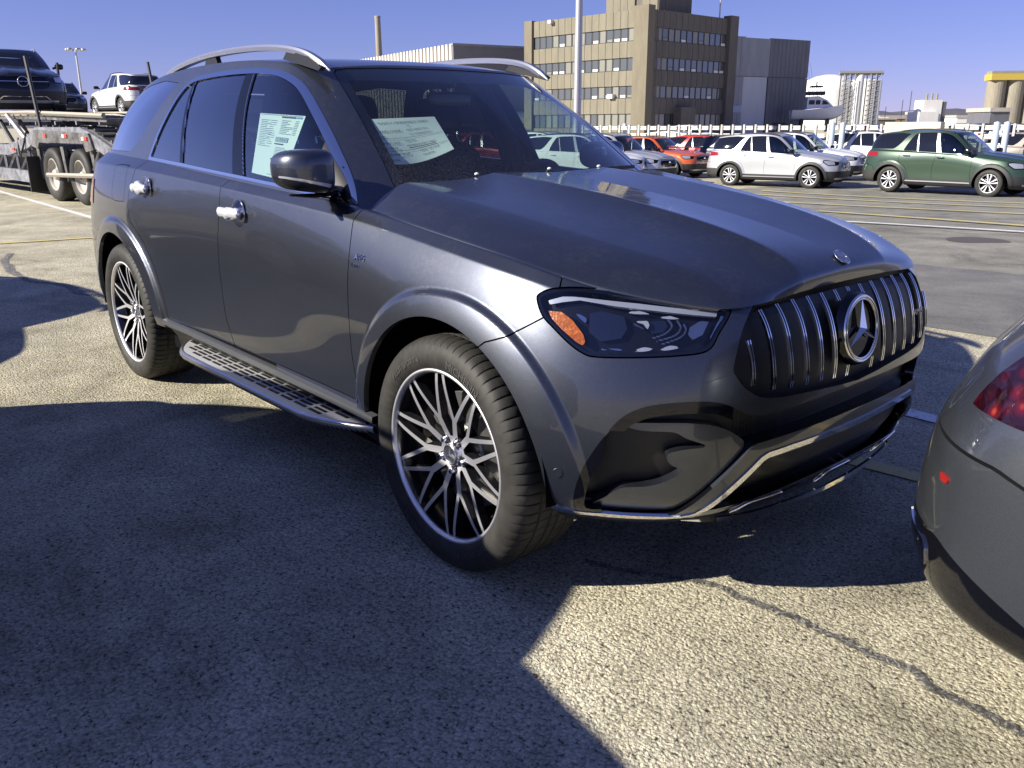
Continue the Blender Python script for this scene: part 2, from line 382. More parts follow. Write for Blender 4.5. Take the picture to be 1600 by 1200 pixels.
def bbasis(n, t):
    """clamped uniform cubic B-spline basis, n control points, parameters t in 0..1"""
    k = 3
    kn = np.concatenate([np.zeros(k), np.linspace(0, 1, n - k + 1), np.ones(k)])
    t = np.clip(np.asarray(t, float), 0, 1 - 1e-9)
    B = ((t[:, None] >= kn[None, :-1]) & (t[:, None] < kn[None, 1:])).astype(float)
    for d in range(1, k + 1):
        m = len(kn) - 1 - d
        a = kn[d:d + m] - kn[:m]; b = kn[d + 1:d + 1 + m] - kn[1:1 + m]
        wa = np.where(a > 0, (t[:, None] - kn[:m]) / np.where(a > 0, a, 1), 0)
        wb = np.where(b > 0, (kn[d + 1:d + 1 + m] - t[:, None]) / np.where(b > 0, b, 1), 0)
        B = wa * B[:, :m] + wb * B[:, 1:1 + m]
    return B
def bsurf(C, nu, nv):
    C = np.array(C, float)
    Bu = bbasis(C.shape[0], np.linspace(0, 1, nu)); Bv = bbasis(C.shape[1], np.linspace(0, 1, nv))
    return np.einsum('ui,ijk,vj->uvk', Bu, C, Bv)

# ---- body surfaces of the large SUV (right half; w = -y) -------------------
# rows: under, bottom, low, mid-low, mid, high, crease, crease, top, tuck
def belt_ctrl():
    S = [ # x, w, z per row
     #under            bottom            z.45              z.60              z.75               z.86              crease             top                tuck
     [(.70,0,.24),     (.835,0,.30),    (.865,0,.45),     (.872,0,.58),     (.868,0,.70),      (.845,0,.82),     (.812,0,.915),     (.790,0,.950),     (.770,0,.962)],
     [(.70,.25,.24),   (.835,.25,.30),  (.865,.25,.45),   (.872,.25,.58),   (.868,.25,.70),    (.845,.25,.82),   (.812,.25,.912),   (.790,.25,.947),   (.770,.25,.958)],
     [(.68,.43,.25),   (.815,.45,.31),  (.850,.45,.45),   (.860,.45,.58),   (.858,.45,.70),    (.838,.44,.82),   (.808,.44,.907),   (.788,.44,.938),   (.765,.43,.948)],
     [(.62,.58,.26),   (.765,.62,.32),  (.800,.62,.45),   (.812,.62,.58),   (.812,.615,.70),   (.795,.60,.82),   (.765,.585,.905),  (.742,.575,.935),  (.720,.565,.944)],
     [(.54,.70,.27),   (.67,.76,.33),   (.705,.765,.45),  (.718,.765,.58),  (.715,.76,.70),    (.695,.74,.82),   (.650,.71,.925),   (.615,.70,.958),   (.595,.685,.966)],
     [(.44,.80,.28),   (.555,.875,.34), (.58,.885,.45),   (.59,.885,.58),   (.585,.875,.70),   (.555,.86,.82),   (.50,.825,.955),   (.470,.80,.985),   (.455,.785,.990)],
     [(.36,.87,.29),   (.43,.950,.35),  (.44,.960,.45),   (.44,.960,.58),   (.43,.950,.72),    (.40,.925,.86),   (.345,.880,.990),  (.330,.850,1.022), (.320,.83,1.025)],
     [(.22,.90,.29),   (.25,.975,.35),  (.25,.982,.46),   (.24,.985,.60),   (.23,.978,.75),    (.21,.955,.90),   (.18,.905,1.018),  (.165,.865,1.050), (.16,.845,1.052)],
     [(.0,.90,.29),    (.0,.975,.35),   (.0,.985,.46),    (.0,.990,.62),    (-.03,.985,.78),   (-.05,.965,.93),  (-.08,.910,1.048), (-.09,.868,1.080), (-.09,.85,1.08)],
     [(-.35,.90,.30),  (-.35,.955,.36), (-.36,.967,.47),  (-.38,.968,.64),  (-.40,.966,.81),   (-.42,.952,.98),  (-.45,.905,1.088), (-.45,.868,1.120), (-.45,.85,1.12)],
     [(-.65,.90,.30),  (-.65,.945,.36), (-.65,.958,.47),  (-.66,.950,.64),  (-.67,.957,.82),   (-.68,.950,1.00), (-.69,.915,1.108), (-.69,.872,1.145), (-.69,.85,1.145)],
     [(-1.1,.90,.30),  (-1.1,.940,.36), (-1.1,.955,.47),  (-1.1,.943,.65),  (-1.1,.955,.83),   (-1.1,.952,1.02), (-1.1,.925,1.132), (-1.1,.875,1.165), (-1.1,.85,1.165)],
     [(-1.6,.90,.30),  (-1.6,.940,.36), (-1.6,.955,.47),  (-1.6,.943,.66),  (-1.6,.957,.85),   (-1.6,.956,1.04), (-1.6,.930,1.158), (-1.6,.876,1.190), (-1.6,.85,1.19)],
     [(-2.1,.90,.30),  (-2.1,.945,.36), (-2.1,.960,.47),  (-2.1,.952,.66),  (-2.1,.968,.86),   (-2.1,.968,1.05), (-2.1,.935,1.180), (-2.1,.875,1.218), (-2.1,.85,1.218)],
     [(-2.5,.90,.31),  (-2.5,.965,.37), (-2.5,.978,.48),  (-2.5,.978,.67),  (-2.5,.990,.87),   (-2.5,.982,1.06), (-2.5,.940,1.198), (-2.5,.872,1.240), (-2.5,.85,1.24)],
     [(-2.95,.90,.31), (-2.95,.97,.37), (-2.95,.982,.48), (-2.95,.990,.67), (-2.95,1.0,.87),   (-2.95,.990,1.06),(-2.95,.942,1.210),(-2.95,.866,1.258),(-2.95,.845,1.26)],
     [(-3.4,.88,.32),  (-3.4,.965,.38), (-3.4,.972,.49),  (-3.4,.975,.67),  (-3.4,.978,.87),   (-3.4,.962,1.06), (-3.4,.915,1.215), (-3.4,.840,1.268), (-3.4,.82,1.27)],
     [(-3.66,.80,.32), (-3.70,.92,.38), (-3.72,.935,.49), (-3.72,.935,.67), (-3.71,.93,.87),   (-3.69,.905,1.06),(-3.66,.860,1.215),(-3.62,.790,1.270),(-3.60,.77,1.27)],
     [(-3.80,.66,.33), (-3.90,.80,.39), (-3.93,.82,.50),  (-3.94,.82,.67),  (-3.92,.80,.87),   (-3.88,.78,1.06), (-3.82,.740,1.215),(-3.76,.680,1.270),(-3.74,.66,1.27)],
     [(-3.90,.35,.33), (-4.02,.45,.39), (-4.05,.46,.50),  (-4.06,.46,.67),  (-4.03,.45,.87),   (-3.98,.44,1.06), (-3.92,.42,1.215), (-3.86,.40,1.270), (-3.84,.40,1.27)],
     [(-3.90,0,.33),   (-4.02,0,.39),   (-4.05,0,.50),    (-4.06,0,.67),    (-4.03,0,.87),     (-3.98,0,1.06),   (-3.92,0,1.215),   (-3.86,0,1.270),   (-3.84,0,1.27)],
    ]
    C = np.array(S, float)
    C = np.concatenate([C[:, :7], C[:, 6:7], C[:, 7:8], C[:, 7:]], 1)   # doubled crease and top rows
    return C
def to_xyz(C):
    return np.stack([C[..., 0], -C[..., 1], C[..., 2]], -1)
ARCH = ((0.0, .39), (-2.995, .39)); ARCH_R = .462
def flare(P):
    """push the side skin outwards round the wheel arches: soft swelling plus a lip band with a crisp outer step"""
    for (ax, az), fw in zip(ARCH, (0, 0)):
        x = P[..., 0] - ax; z = P[..., 2] - az
        r = np.hypot(x, z)
        side = np.clip((-P[..., 1] - .80) / .10, 0, 1)
        side = side * side * (3 - 2 * side)
        R2 = .545 + .03 * np.clip(x / r.clip(.1), 0, 1)
        band = np.clip((R2 - r) / .017, 0, 1) ; band = band * band * (3 - 2 * band)
        lip = np.clip((r - .44) / (R2 - .44), 0, 1)
        low = np.clip((z + .13) / .35, 0, 1)
        d = band * (.020 * (1 - .45 * lip ** 2) + .004) * side * (.55 + .45 * low)
        P[..., 1] -= d
    return P
def belt_surface(nu=620, nv=130):
    P = to_xyz(bsurf(belt_ctrl(), nu, nv))
    return flare(P)
def hood_ctrl():
    # stations front->rear; columns from centre to shut line (x,w,z)
    S = [
     [(.790,0,.952), (.790,.12,.951), (.790,.25,.949), (.790,.33,.946), (.789,.44,.940), (.775,.51,.938), (.760,.55,.937), (.742,.575,.936), (.735,.58,.930)],
     [(.800,0,1.000),(.800,.12,.998), (.795,.25,.990), (.790,.32,.980), (.775,.44,.970), (.750,.53,.966), (.725,.59,.958), (.690,.635,.945),(.680,.64,.935)],
     [(.740,0,1.040),(.740,.12,1.038),(.735,.25,1.043),(.725,.31,1.025),(.700,.42,1.012),(.665,.54,1.010),(.645,.62,.995), (.610,.70,.962), (.600,.705,.950)],
     [(.600,0,1.078),(.600,.14,1.083),(.600,.27,1.095),(.600,.32,1.075),(.590,.43,1.055),(.570,.57,1.045),(.545,.66,1.032), (.500,.78,.982), (.49,.785,.97)],
     [(.380,0,1.125),(.380,.15,1.130),(.380,.285,1.143),(.380,.33,1.123),(.375,.45,1.097),(.36,.62,1.082),(.350,.70,1.068),(.330,.842,1.024),(.33,.85,1.01)],
     [(.120,0,1.165),(.120,.15,1.170),(.120,.295,1.182),(.120,.34,1.164),(.120,.46,1.138),(.120,.65,1.123),(.120,.73,1.109),(.120,.862,1.060),(.12,.868,1.045)],
     [(-.150,0,1.197),(-.150,.15,1.203),(-.150,.305,1.213),(-.150,.35,1.198),(-.150,.47,1.173),(-.150,.67,1.163),(-.15,.745,1.149),(-.150,.866,1.090),(-.15,.872,1.075)],
     [(-.400,0,1.222),(-.400,.15,1.226),(-.400,.31,1.233),(-.400,.36,1.221),(-.400,.48,1.203),(-.42,.68,1.200),(-.42,.755,1.186),(-.430,.865,1.121),(-.43,.872,1.105)],
     [(-.500,0,1.230),(-.505,.15,1.233),(-.515,.31,1.240),(-.52,.36,1.230),(-.535,.48,1.215),(-.565,.69,1.216),(-.57,.755,1.195),(-.590,.830,1.128),(-.59,.845,1.11)],
    ]
    C = np.array(S, float)
    C = np.concatenate([C[:, :3], C[:, 2:6], C[:, 5:8], C[:, 7:]], 1)     # double dome and outer creases
    C = np.concatenate([C[:1], C[:1] * .5 + C[1:2] * .5, C[1:]], 0)
    return C
def hood_surface(nu=260, nv=170):
    return to_xyz(bsurf(hood_ctrl(), nu, nv))
def green_ctrl():
    # stations around; rows base -> roof edge
    base = [(-.44,0,1.17),(-.45,.30,1.165),(-.50,.56,1.15),(-.545,.70,1.135),(-.56,.80,1.10),(-.60,.868,1.105),(-.95,.880,1.14),(-1.4,.882,1.17),(-1.9,.880,1.20),(-2.4,.876,1.225),(-2.9,.870,1.245),(-3.3,.85,1.255),(-3.62,.795,1.26),(-3.80,.66,1.26),(-3.88,.35,1.26),(-3.88,0,1.26)]
    top  = [(-1.22,0,1.668),(-1.225,.25,1.667),(-1.245,.44,1.660),(-1.275,.565,1.645),(-1.36,.62,1.655),(-1.50,.648,1.680),(-1.72,.660,1.697),(-1.95,.664,1.705),(-2.2,.664,1.706),(-2.5,.660,1.702),(-2.85,.652,1.688),(-3.15,.635,1.660),(-3.40,.60,1.625),(-3.50,.50,1.605),(-3.54,.28,1.610),(-3.54,0,1.615)]
    rows = []
    vs = [0, .12, .33, .56, .78, .92, 1.0]
    for j, (b, t) in enumerate(zip(base, top)):
        b = np.array(b); t = np.array(t); r = []
        d = t - b
        out = np.array([[.45, 0, .6], [.45, 0, .6], [.45, .1, .6], [.4, .35, .5], [.3, .7, .4], [.15, 1, .35], [0, 1, .35]][min(j, 6)]) if j < 11 else \
              np.array([[0, 1, .35], [-.2, .9, .3], [-.8, .6, .3], [-1, .2, .3], [-1, 0, .3]][j - 11])
        bow = [0, .012, .028, .034, .024, .010, 0] if j > 3 else [0, .010, .022, .028, .022, .010, 0]
        bow = np.array(bow) * (1.0 if j > 4 else .9)
        for v, bw in zip(vs, bow):
            r.append(b + d * v + out * bw)
        rows.append(r)
    return np.array(rows)
def green_surface(nu=560, nv=110):
    return to_xyz(bsurf(green_ctrl(), nu, nv))
def roof_ctrl():
    g = green_ctrl()[:, -1]
    edge = g[3:13]
    cz = [1.668, 1.690, 1.706, 1.722, 1.732, 1.734, 1.731, 1.716, 1.690, 1.650]
    rows = []
    front = [g[0], g[1], g[2], g[3]]
    for i, e in enumerate(edge):
        r = []
        xs = e[0] if i else None
        for k, s in enumerate([0, .3, .55, .78, .93, 1.0]):
            if i == 0:
                p = [g[0], g[0] * .3 + g[1] * .7, g[1] * .5 + g[2] * .5, g[2] * .4 + g[3] * .6, g[3] * .9 + g[2] * .1, g[3]][k]
                r.append(np.array(p)); continue
            z = cz[i] + (e[2] - cz[i]) * s ** 2.6
            lead = .045 * (1 - s ** 2) * max(0, 1 - i / 3)
            r.append(np.array([e[0] + lead, e[1] * s, z]))
        rows.append(r)
    return np.array(rows)
def roof_surface(nu=160, nv=60):
    return to_xyz(bsurf(roof_ctrl(), nu, nv))
# ======================= large SUV =======================
A = np.array
SQ2 = 2 ** .5
DLO = crom([(-2.672,1.250),(-2.644,1.295),(-2.598,1.375),(-2.53,1.473),(-2.46,1.575),(-2.393,1.628),(-2.29,1.650),(-2.12,1.659),(-1.963,1.662),(-1.783,1.661),(-1.586,1.653),(-1.452,1.634),(-1.33,1.598),(-1.231,1.552),(-1.095,1.471),(-.968,1.388),(-.857,1.309),(-.775,1.248),(-.705,1.190),(-.662,1.147)], 4, False)
DLO = np.concatenate([DLO, A([(-.668,1.142),(-1.169,1.177),(-1.652,1.202),(-2.2,1.228),(-2.655,1.247)])])
DIV = A([(-2.345,1.66),(-2.312,1.66),(-2.186,1.20),(-2.228,1.20)])
BPIL = A([(-1.785,1.68),(-1.695,1.68),(-1.503,1.19),(-1.622,1.19)])
SAIL = A([(-.985,1.405),(-.93,1.25),(-.86,1.13),(-.5,1.10),(-.8,1.45)])
WS = A([(0,1.656),(.34,1.653),(.50,1.647),(.545,1.640),(.562,1.625),(.575,1.595),(.603,1.504),(.636,1.394),(.666,1.285),(.69,1.21),(.72,1.10),(-.3,1.0),(-.3,1.656)])
QG = A([(-2.55,1.63),(-2.60,1.59),(-2.665,1.53),(-2.745,1.44),(-2.84,1.36),(-2.95,1.30),(-3.02,1.282),(-4.2,1.285),(-4.2,1.59),(-3.42,1.60),(-3.1,1.635),(-2.8,1.65)])
HL = crom([(.380,.950),(.369,.966),(.334,.980),(.267,.985),(.193,.981),(.10,.973),(.018,.961),(-.068,.947),(-.138,.937),(-.149,.928),(-.135,.905),(-.114,.875),(-.094,.842),(-.064,.828),(.002,.822),(.107,.817),(.214,.814),(.248,.820),(.287,.842),(.332,.879),(.364,.909)], 4)
AMB = A([(.347,.922),(.310,.922),(.280,.903),(.250,.868),(.245,.850),(.252,.841),(.268,.848),(.308,.877),(.337,.903)])
DRL = A([(.351,.950),(.311,.963),(.259,.967),(.1,.954),(-.114,.931),(-.110,.920),(.1,.942),(.263,.957),(.311,.949),(.346,.940)])
GR = crom([(-.182,.876),(-.207,.921),(-.232,.943),(-.260,.9465),(-.394,.9505),(-.56,.9515),(-.80,.9515),(-.80,.652),(-.60,.653),(-.443,.668),(-.311,.681),(-.240,.696),(-.195,.727),(-.163,.767),(-.160,.793)], 5)
INT = crom([(.268,.415),(.252,.485),(.209,.568),(.160,.638),(.118,.672),(.057,.692),(-.037,.699),(-.114,.693),(-.169,.670),(-.213,.648),(-.278,.640),(-.401,.641),(-.60,.640),(-.80,.640),(-.80,.560),(-.60,.556),(-.42,.557),(-.326,.558),(-.265,.556),(-.232,.550),(-.183,.500),(-.110,.427),(-.036,.358),(-.012,.344),(.03,.339),(.168,.340),(.235,.345),(.264,.368)], 4)
SCOOP = crom([(.15,.636),(.086,.640),(-.039,.637),(-.131,.619),(-.195,.580),(-.214,.550),(-.178,.503),(-.036,.364),(-.010,.350),(.03,.347),(.160,.347),(.205,.352),(.215,.375),(.190,.397),(.139,.438),(.068,.445),(.016,.459),(-.034,.491),(.003,.515),(.012,.545),(-.030,.558),(-.099,.564),(-.038,.592),(.0,.612),(.09,.618)], 4)
LOW = crom([(-.10,.352),(-.13,.380),(-.265,.488),(-.31,.497),(-.42,.497),(-.60,.489),(-.80,.489),(-.80,.372),(-.60,.372),(-.42,.372),(-.30,.364),(-.20,.357)], 4)
CHR = A([(.36,.372),(.30,.360),(.25,.352),(.15,.344),(.03,.336),(-.04,.330),(-.075,.338),(-.11,.366),(-.265,.503),(-.285,.511),(-.366,.513),(-.561,.505),(-.80,.504)])
BUMPER = A([(.62,.74),(.531,.818),(.450,.850),(.363,.902),(.33,.93),(.263,1.2),(-1,1.2),(-1,.1),(.62,.1)])
FDOOR = crom([(-.578,1.35),(-.574,1.20),(-.572,1.10),(-.560,1.04),(-.555,.977),(-.558,.887),(-.560,.748),(-.553,.607),(-.520,.50),(-.505,.453)], 4, False)
BLINE = crom([(-1.64,1.35),(-1.64,1.24),(-1.637,1.166),(-1.636,1.03),(-1.662,.915),(-1.688,.739),(-1.680,.591),(-1.64,.51),(-1.605,.453)], 4, False)
RLINE = crom([(-2.62,1.35),(-2.66,1.25),(-2.692,1.166),(-2.733,1.05),(-2.727,.951),(-2.66,.90),(-2.555,.832),(-2.470,.72),(-2.430,.62),(-2.395,.53),(-2.384,.453)], 4, False)
FD = np.concatenate([FDOOR, BLINE[::-1]]); RD = np.concatenate([BLINE, RLINE[::-1]])
RBUMP = A([(-3.36,.30),(-3.44,.62),(-3.52,.80),(-3.75,.86),(-5,.86),(-5,0),(-3.36,0)])
FUEL = crom([(-2.80,1.20),(-2.83,1.215),(-2.98,1.215),(-3.01,1.19),(-3.01,1.06),(-2.98,1.03),(-2.83,1.03),(-2.80,1.05)], 5)

def Qside(m): return m.P[:, [0, 2]]
def Qq(m): return np.stack([(-m.P[:, 1] - m.P[:, 0]) / SQ2, m.P[:, 2]], 1)
def arch_f(m, r=ARCH_R):
    return np.minimum(*[np.where(m.P[:, 1] > -.70, 1.0, np.hypot(m.P[:, 0] - a, m.P[:, 2] - b) - r) for a, b in ARCH])

def dup_mats(m, mi): m.M[:] = mi; return m

def wheel_meshes(R=.392, W=.285, rim=.291, tread=72, spokes='twin'):
    """returns dict of meshes for one wheel, axle along y, outer face towards -y, centre at origin; outer face plane y=0"""
    out = {}
    k = 1.0
    # tyre: profile radius/y (y grows inwards)
    gr = []
    y0 = .012
    sw = [(rim - .006, .022), (rim - .002, .006), (rim + .006, -.002), (rim + .022, -.010), (rim + .040, -.0125), (rim + .058, -.010), (R - .026, -.003), (R - .014, .006), (R - .006, .018), (R - .002, .032)]
    tr = []
    for a, b in ((.032, .058), (.070, .125), (.137, .160 + .0), (.172, W - .084), (W - .072, W - .046)):
        pass
    ys = [.040, .072, .0721, .0809, .081, .122, .1221, .1319, .132, .158, .1581, .1679, .168, .208, .2081, .2169, .217, .250]
    rs = [0, 0, -.007, -.007, 0, .0012, -.007, -.007, .0012, .0012, -.007, -.007, .0012, 0, -.007, -.007, 0, -.001]
    tr = [(R + b, a * W / .285) for a, b in zip(ys, rs)]
    back = [(R - .006, W - .018), (R - .018, W - .004), (rim + .05, W + .008), (rim + .02, W + .006), (rim - .004, W - .01)]
    prof = np.array(sw + tr + back)
    nseg = tread * 4; a = []
    for i in range(tread):
        b = i / tread; w = 1 / tread
        a += [b, b + w * .80, b + w * .83, b + w * .97]
    a = np.array(a + [1.0]) * 2 * np.pi
    r = np.tile(prof[:, 0], (len(a), 1)); h = np.tile(prof[:, 1], (len(a), 1))
    sh = ((prof[:, 0] > R - .016) & ((prof[:, 1] < .0705 * W / .285) | (prof[:, 1] > .2175 * W / .285)))
    mid = (prof[:, 0] > R - .003) & ~sh
    dent = np.zeros(len(a)); dent[2::4] = 1; dent[3::4] = 1
    r = r - dent[:, None] * sh[None] * .0055 - dent[:, None] * mid[None] * .0025
    skew = (h - .03).clip(0, .3) * .18
    ang = a[:, None] - skew
    # slight bulge where the tyre carries the car
    P = np.stack([np.cos(ang) * r, h, np.sin(ang) * r], -1)
    out['tyre'] = gridmesh(P)
    # rim lip
    out['lip'] = lathe([(rim - .018, .030), (rim - .0145, .012), (rim - .010, .004), (rim - .006, .002), (rim, .003), (rim + .001, .010), (rim - .003, .02)], 96)
    out['lip'].M[:] = 0
    out['barrel'] = lathe([(rim - .021, .014), (rim - .030, .045), (rim - .045, .10), (rim - .045, W - .03), (rim - .01, W)], 72)
    out['disc'] = join(lathe([(.05, .105), (.195, .105), (.197, .108), (.197, .13)], 48), lathe([(0, .085), (.085, .088), (.09, .105)], 32))
    return out

def spoke_twin(rim=.291):
    """ten Y spokes: machined faces, black flanks"""
    na, nr = 58, 96
    th = np.radians(np.linspace(-18, 18, na)); rr = np.linspace(.034, rim - .015, nr)
    TH, RR = np.meshgrid(th, rr, indexing='ij')
    dep = .016 + .034 * np.clip(1 - (RR - .05) / .20, 0, 1.05) ** 1.5
    X = RR * np.sin(TH); Z = RR * np.cos(TH)
    m = gridmesh(np.stack([X, dep, Z], -1))
    if m.N[:, 1].mean() > 0: m = gridmesh(np.stack([X, dep, Z], -1), True)
    Q = m.P[:, [0, 2]]
    J = A([0, .120]); ends = [A([s * (rim) * math.sin(math.radians(15.2)), rim * math.cos(math.radians(15.2))]) for s in (-1, 1)]
    d = []
    def stroke(a, b, w0, w1):
        ab = b - a; t = np.clip(((Q - a) @ ab) / (ab @ ab), 0, 1); return (w0 + (w1 - w0) * t) - np.linalg.norm(Q - a - t[:, None] * ab, axis=1)
    f = stroke(A([0, .03]), J, .0125, .0115)
    for e in ends: f = np.maximum(f, stroke(J, e, .0078, .0060))
    f = np.maximum(f, .062 - np.hypot(Q[:, 0], Q[:, 1]))
    m = clip(m, f)
    m = flange(m, .030, midx=1)
    ms = []
    for k in range(10):
        a = math.radians(36 * k + 18); c, s = math.cos(a), math.sin(a); ms.append(m.xf([[c, 0, s], [0, 1, 0], [-s, 0, c]]))
    return join(*ms)
def star_mesh(R, depth, y=0.0):
    """three pointed star with a ridge, in the x-z plane, facing -y"""
    P = [(0, y - depth, 0)]; 
    for k in range(3):
        a = math.radians(90 + 120 * k); b = a + math.radians(60)
        P += [(R * math.cos(a), y - depth * .25, R * math.sin(a)), (R * .115 * math.cos(b), y, R * .115 * math.sin(b))]
    T = []
    for k in range(3):
        t = 1 + 2 * k; T += [(0, t + 1, t), (0, t, 1 + (2 * k - 1) % 6)]
    P = np.array(P); PP = P[np.array(T).ravel()]; T2 = np.arange(len(PP)).reshape(-1, 3)
    m = Mesh(PP, T2)
    if (m.N[:, 1].mean()) > 0: m = Mesh(PP, T2[:, ::-1])
    return m
def torus(R, r, y=0.0, n=64, k=10, sy=1.0):
    a = np.linspace(0, 2 * np.pi, n + 1); b = np.linspace(0, 2 * np.pi, k + 1); AA, BB = np.meshgrid(a, b, indexing='ij')
    return gridmesh(np.stack([(R + r * np.cos(BB)) * np.cos(AA), y + sy * r * np.sin(BB), (R + r * np.cos(BB)) * np.sin(AA)], -1))

_WH = {}
def make_wheel(root, x, side, z=.392, track=.985, kind='twin', mats=None, steer=0):
    """wheel as a part with its own sub-parts; side -1 right, +1 left"""
    key = kind
    if key not in _WH:
        w = wheel_meshes(*( (.392, .285, .291) if kind == 'twin' else (.350, .225, .235)))
        d = {}
        d['tyre'] = raw_mesh('tyre', w['tyre'].P, w['tyre'].T, w['tyre'].N, [RUBBER])
        if kind == 'twin':
            sp = spoke_twin()
            cap = join(disc((0, .036, 0), .036, (0, -1, 0), 40).mat(0), lathe([(.036, .036), (.039, .039), (.040, .06)], 40).mat(0))
            rim = join(w['lip'].mat(0), sp, w['barrel'].mat(1))
            rim.fix(); d['rim'] = raw_mesh('rim', rim.P, rim.T, rim.N, [MACH, RIMBLK], midx=rim.M)
            star = star_mesh(.028, .004, .034)
            cap = join(cap, torus(.032, .0022, .034, 40, 8), star); d['hub_cap'] = raw_mesh('hub_cap', cap.P, cap.T, cap.N, [SATIN])
            for k in range(5):
                bl = []
                a = math.radians(72 * k + 90 + 36); cx, cz = .056 * math.cos(a), .056 * math.sin(a)
                bl.append(lathe([(0, .030), (.009, .030), (.0105, .033), (.0105, .06)], 6).xf(t=(cx, 0, cz)).mat(0))
                bl.append(lathe([(.0125, .0465), (.0165, .0455), (.0175, .052)], 20).xf(t=(cx, 0, cz)).mat(1))
                bl = join(*bl); d['wheel_bolt' + '.' * k] = raw_mesh('wheel_bolt', bl.P, bl.T, bl.N, [CHROME, RIMBLK], midx=bl.M)
            # raised sidewall lettering
            tx = []
            def arc_text(s, r, a_mid, size):
                t = text_mesh(s, size, align='CENTER'); ang = a_mid - t.P[:, 0] / r; rad = r + t.P[:, 2]
                yy = -.0035 - .0135 * np.clip(1 - abs(rad - (.291 + .040)) / .07, 0, 1)
                return Mesh(np.stack([rad * np.cos(ang), np.full(len(rad), -.0138), rad * np.sin(ang)], -1), t.T)
            for s, am, size in (('MICHELIN', 62, .036), ('PILOT SPORT 4', 118, .026), ('MICHELIN', 242, .036), ('PILOT SPORT 4', 298, .026)):
                tx.append(arc_text(s, .291 + .024, math.radians(am), size))
            tx = join(*tx); tx = Mesh(tx.P, tx.T, np.tile([0, -1., 0], (len(tx.P), 1))); d['sidewall_lettering'] = raw_mesh('sidewall_lettering', tx.P, tx.T, tx.N, [RUBBER2])
        else:
            P5 = compact_spokes(kind); rim = join(lathe([(.215, .035), (.222, .012), (.231, .003), (.236, .006), (.236, .02)], 64).mat(0), P5, lathe([(.222, .014), (.205, .05), (.205, .2)], 40).mat(1), lathe([(0, .09), (.16, .09), (.205, .11)], 24).mat(1))
            rim.fix(); d['rim'] = raw_mesh('rim', rim.P, rim.T, rim.N, [MACH, RIMBLK], midx=rim.M)
        if kind == 'twin':
            dm = w['disc']; d['brake_disc'] = raw_mesh('brake_disc', dm.P, dm.T, dm.N, [STEEL])
        _WH[key] = d
    d = _WH[key]
    o = link('wheel', d['tyre'], root)
    # tyre mesh belongs to the wheel part itself; the rim and the rest are its sub-parts
    o.location = (x, side * track, z); o.rotation_euler = (0, math.radians((x * 37 + side * 11) % 72) if kind == 'twin' else .3, math.pi if side > 0 else 0)
    if kind == 'twin':
        o.rotation_euler[1] = {(-1, True): math.radians(-4), (-1, False): math.radians(9)}.get((side, x > -1), .4)
    for k, me in d.items():
        if k != 'tyre': link(k.rstrip('.'), me, o)
    return o
def compact_spokes(kind):
    ms = []
    n = 5
    for k in range(n):
        a = math.radians(360 / n * k)
        if kind == 'five':
            for s in (-1, 1):
                b = a + s * math.radians(9); c = a + s * math.radians(22)
                p = [(.03 * math.cos(b), .03 * math.sin(b)), (.215 * math.cos(c - s * .06), .215 * math.sin(c - s * .06)), (.222 * math.cos(c + s * .10), .222 * math.sin(c + s * .10)), (.09 * math.cos(b + s * .30), .09 * math.sin(b + s * .30))]
                if s > 0: p = p[::-1]
                ms.append(prism(p, 1, .045, .014))
        else:
            for s in (-1, 1):
                b = a + s * .16; c = a + s * .33
                p = [(.05 * math.cos(a), .05 * math.sin(a)), (.13 * math.cos(c), .13 * math.sin(c)), (.22 * math.cos(b + s * .25), .22 * math.sin(b + s * .25)), (.22 * math.cos(b + s * .05), .22 * math.sin(b + s * .05)), (.13 * math.cos(b - s * .03), .13 * math.sin(b - s * .03))]
                if s > 0: p = p[::-1]
                ms.append(prism(p, 1, .05, .012))
    m = join(*ms); m = join(m, lathe([(0, .012), (.05, .014), (.055, .03)], 24)); m.M[:] = 0
    return m

def surf_lookup(m, keep, smooth=False):
    """x of the skin as a function of (w, z)"""
    from mathutils.kdtree import KDTree
    idx = np.where(keep)[0]; kd = KDTree(len(idx))
    for n_, i in enumerate(idx): kd.insert((-m.P[i, 1], m.P[i, 2], 0), int(i))
    kd.balance()
    def f(w, z):
        r = kd.find_n((abs(w), z, 0), 4); ws = [1 / (d + 1e-5) for _, _, d in r]; return sum(m.P[i, 0] * q for (_, i, _), q in zip(r, ws)) / sum(ws)
    if not smooth: return f
    P_ = m.P[idx]; w_, z_ = -P_[:, 1], P_[:, 2] - .8; ex = [(i, j) for i in (0, 2, 4, 6) for j in range(5)]
    cf = np.linalg.lstsq(np.stack([w_ ** i * z_ ** j for i, j in ex], 1), P_[:, 0], rcond=None)[0]
    return lambda w, z: sum(c_ * abs(w) ** i * (z - .8) ** j for c_, (i, j) in zip(cf, ex))

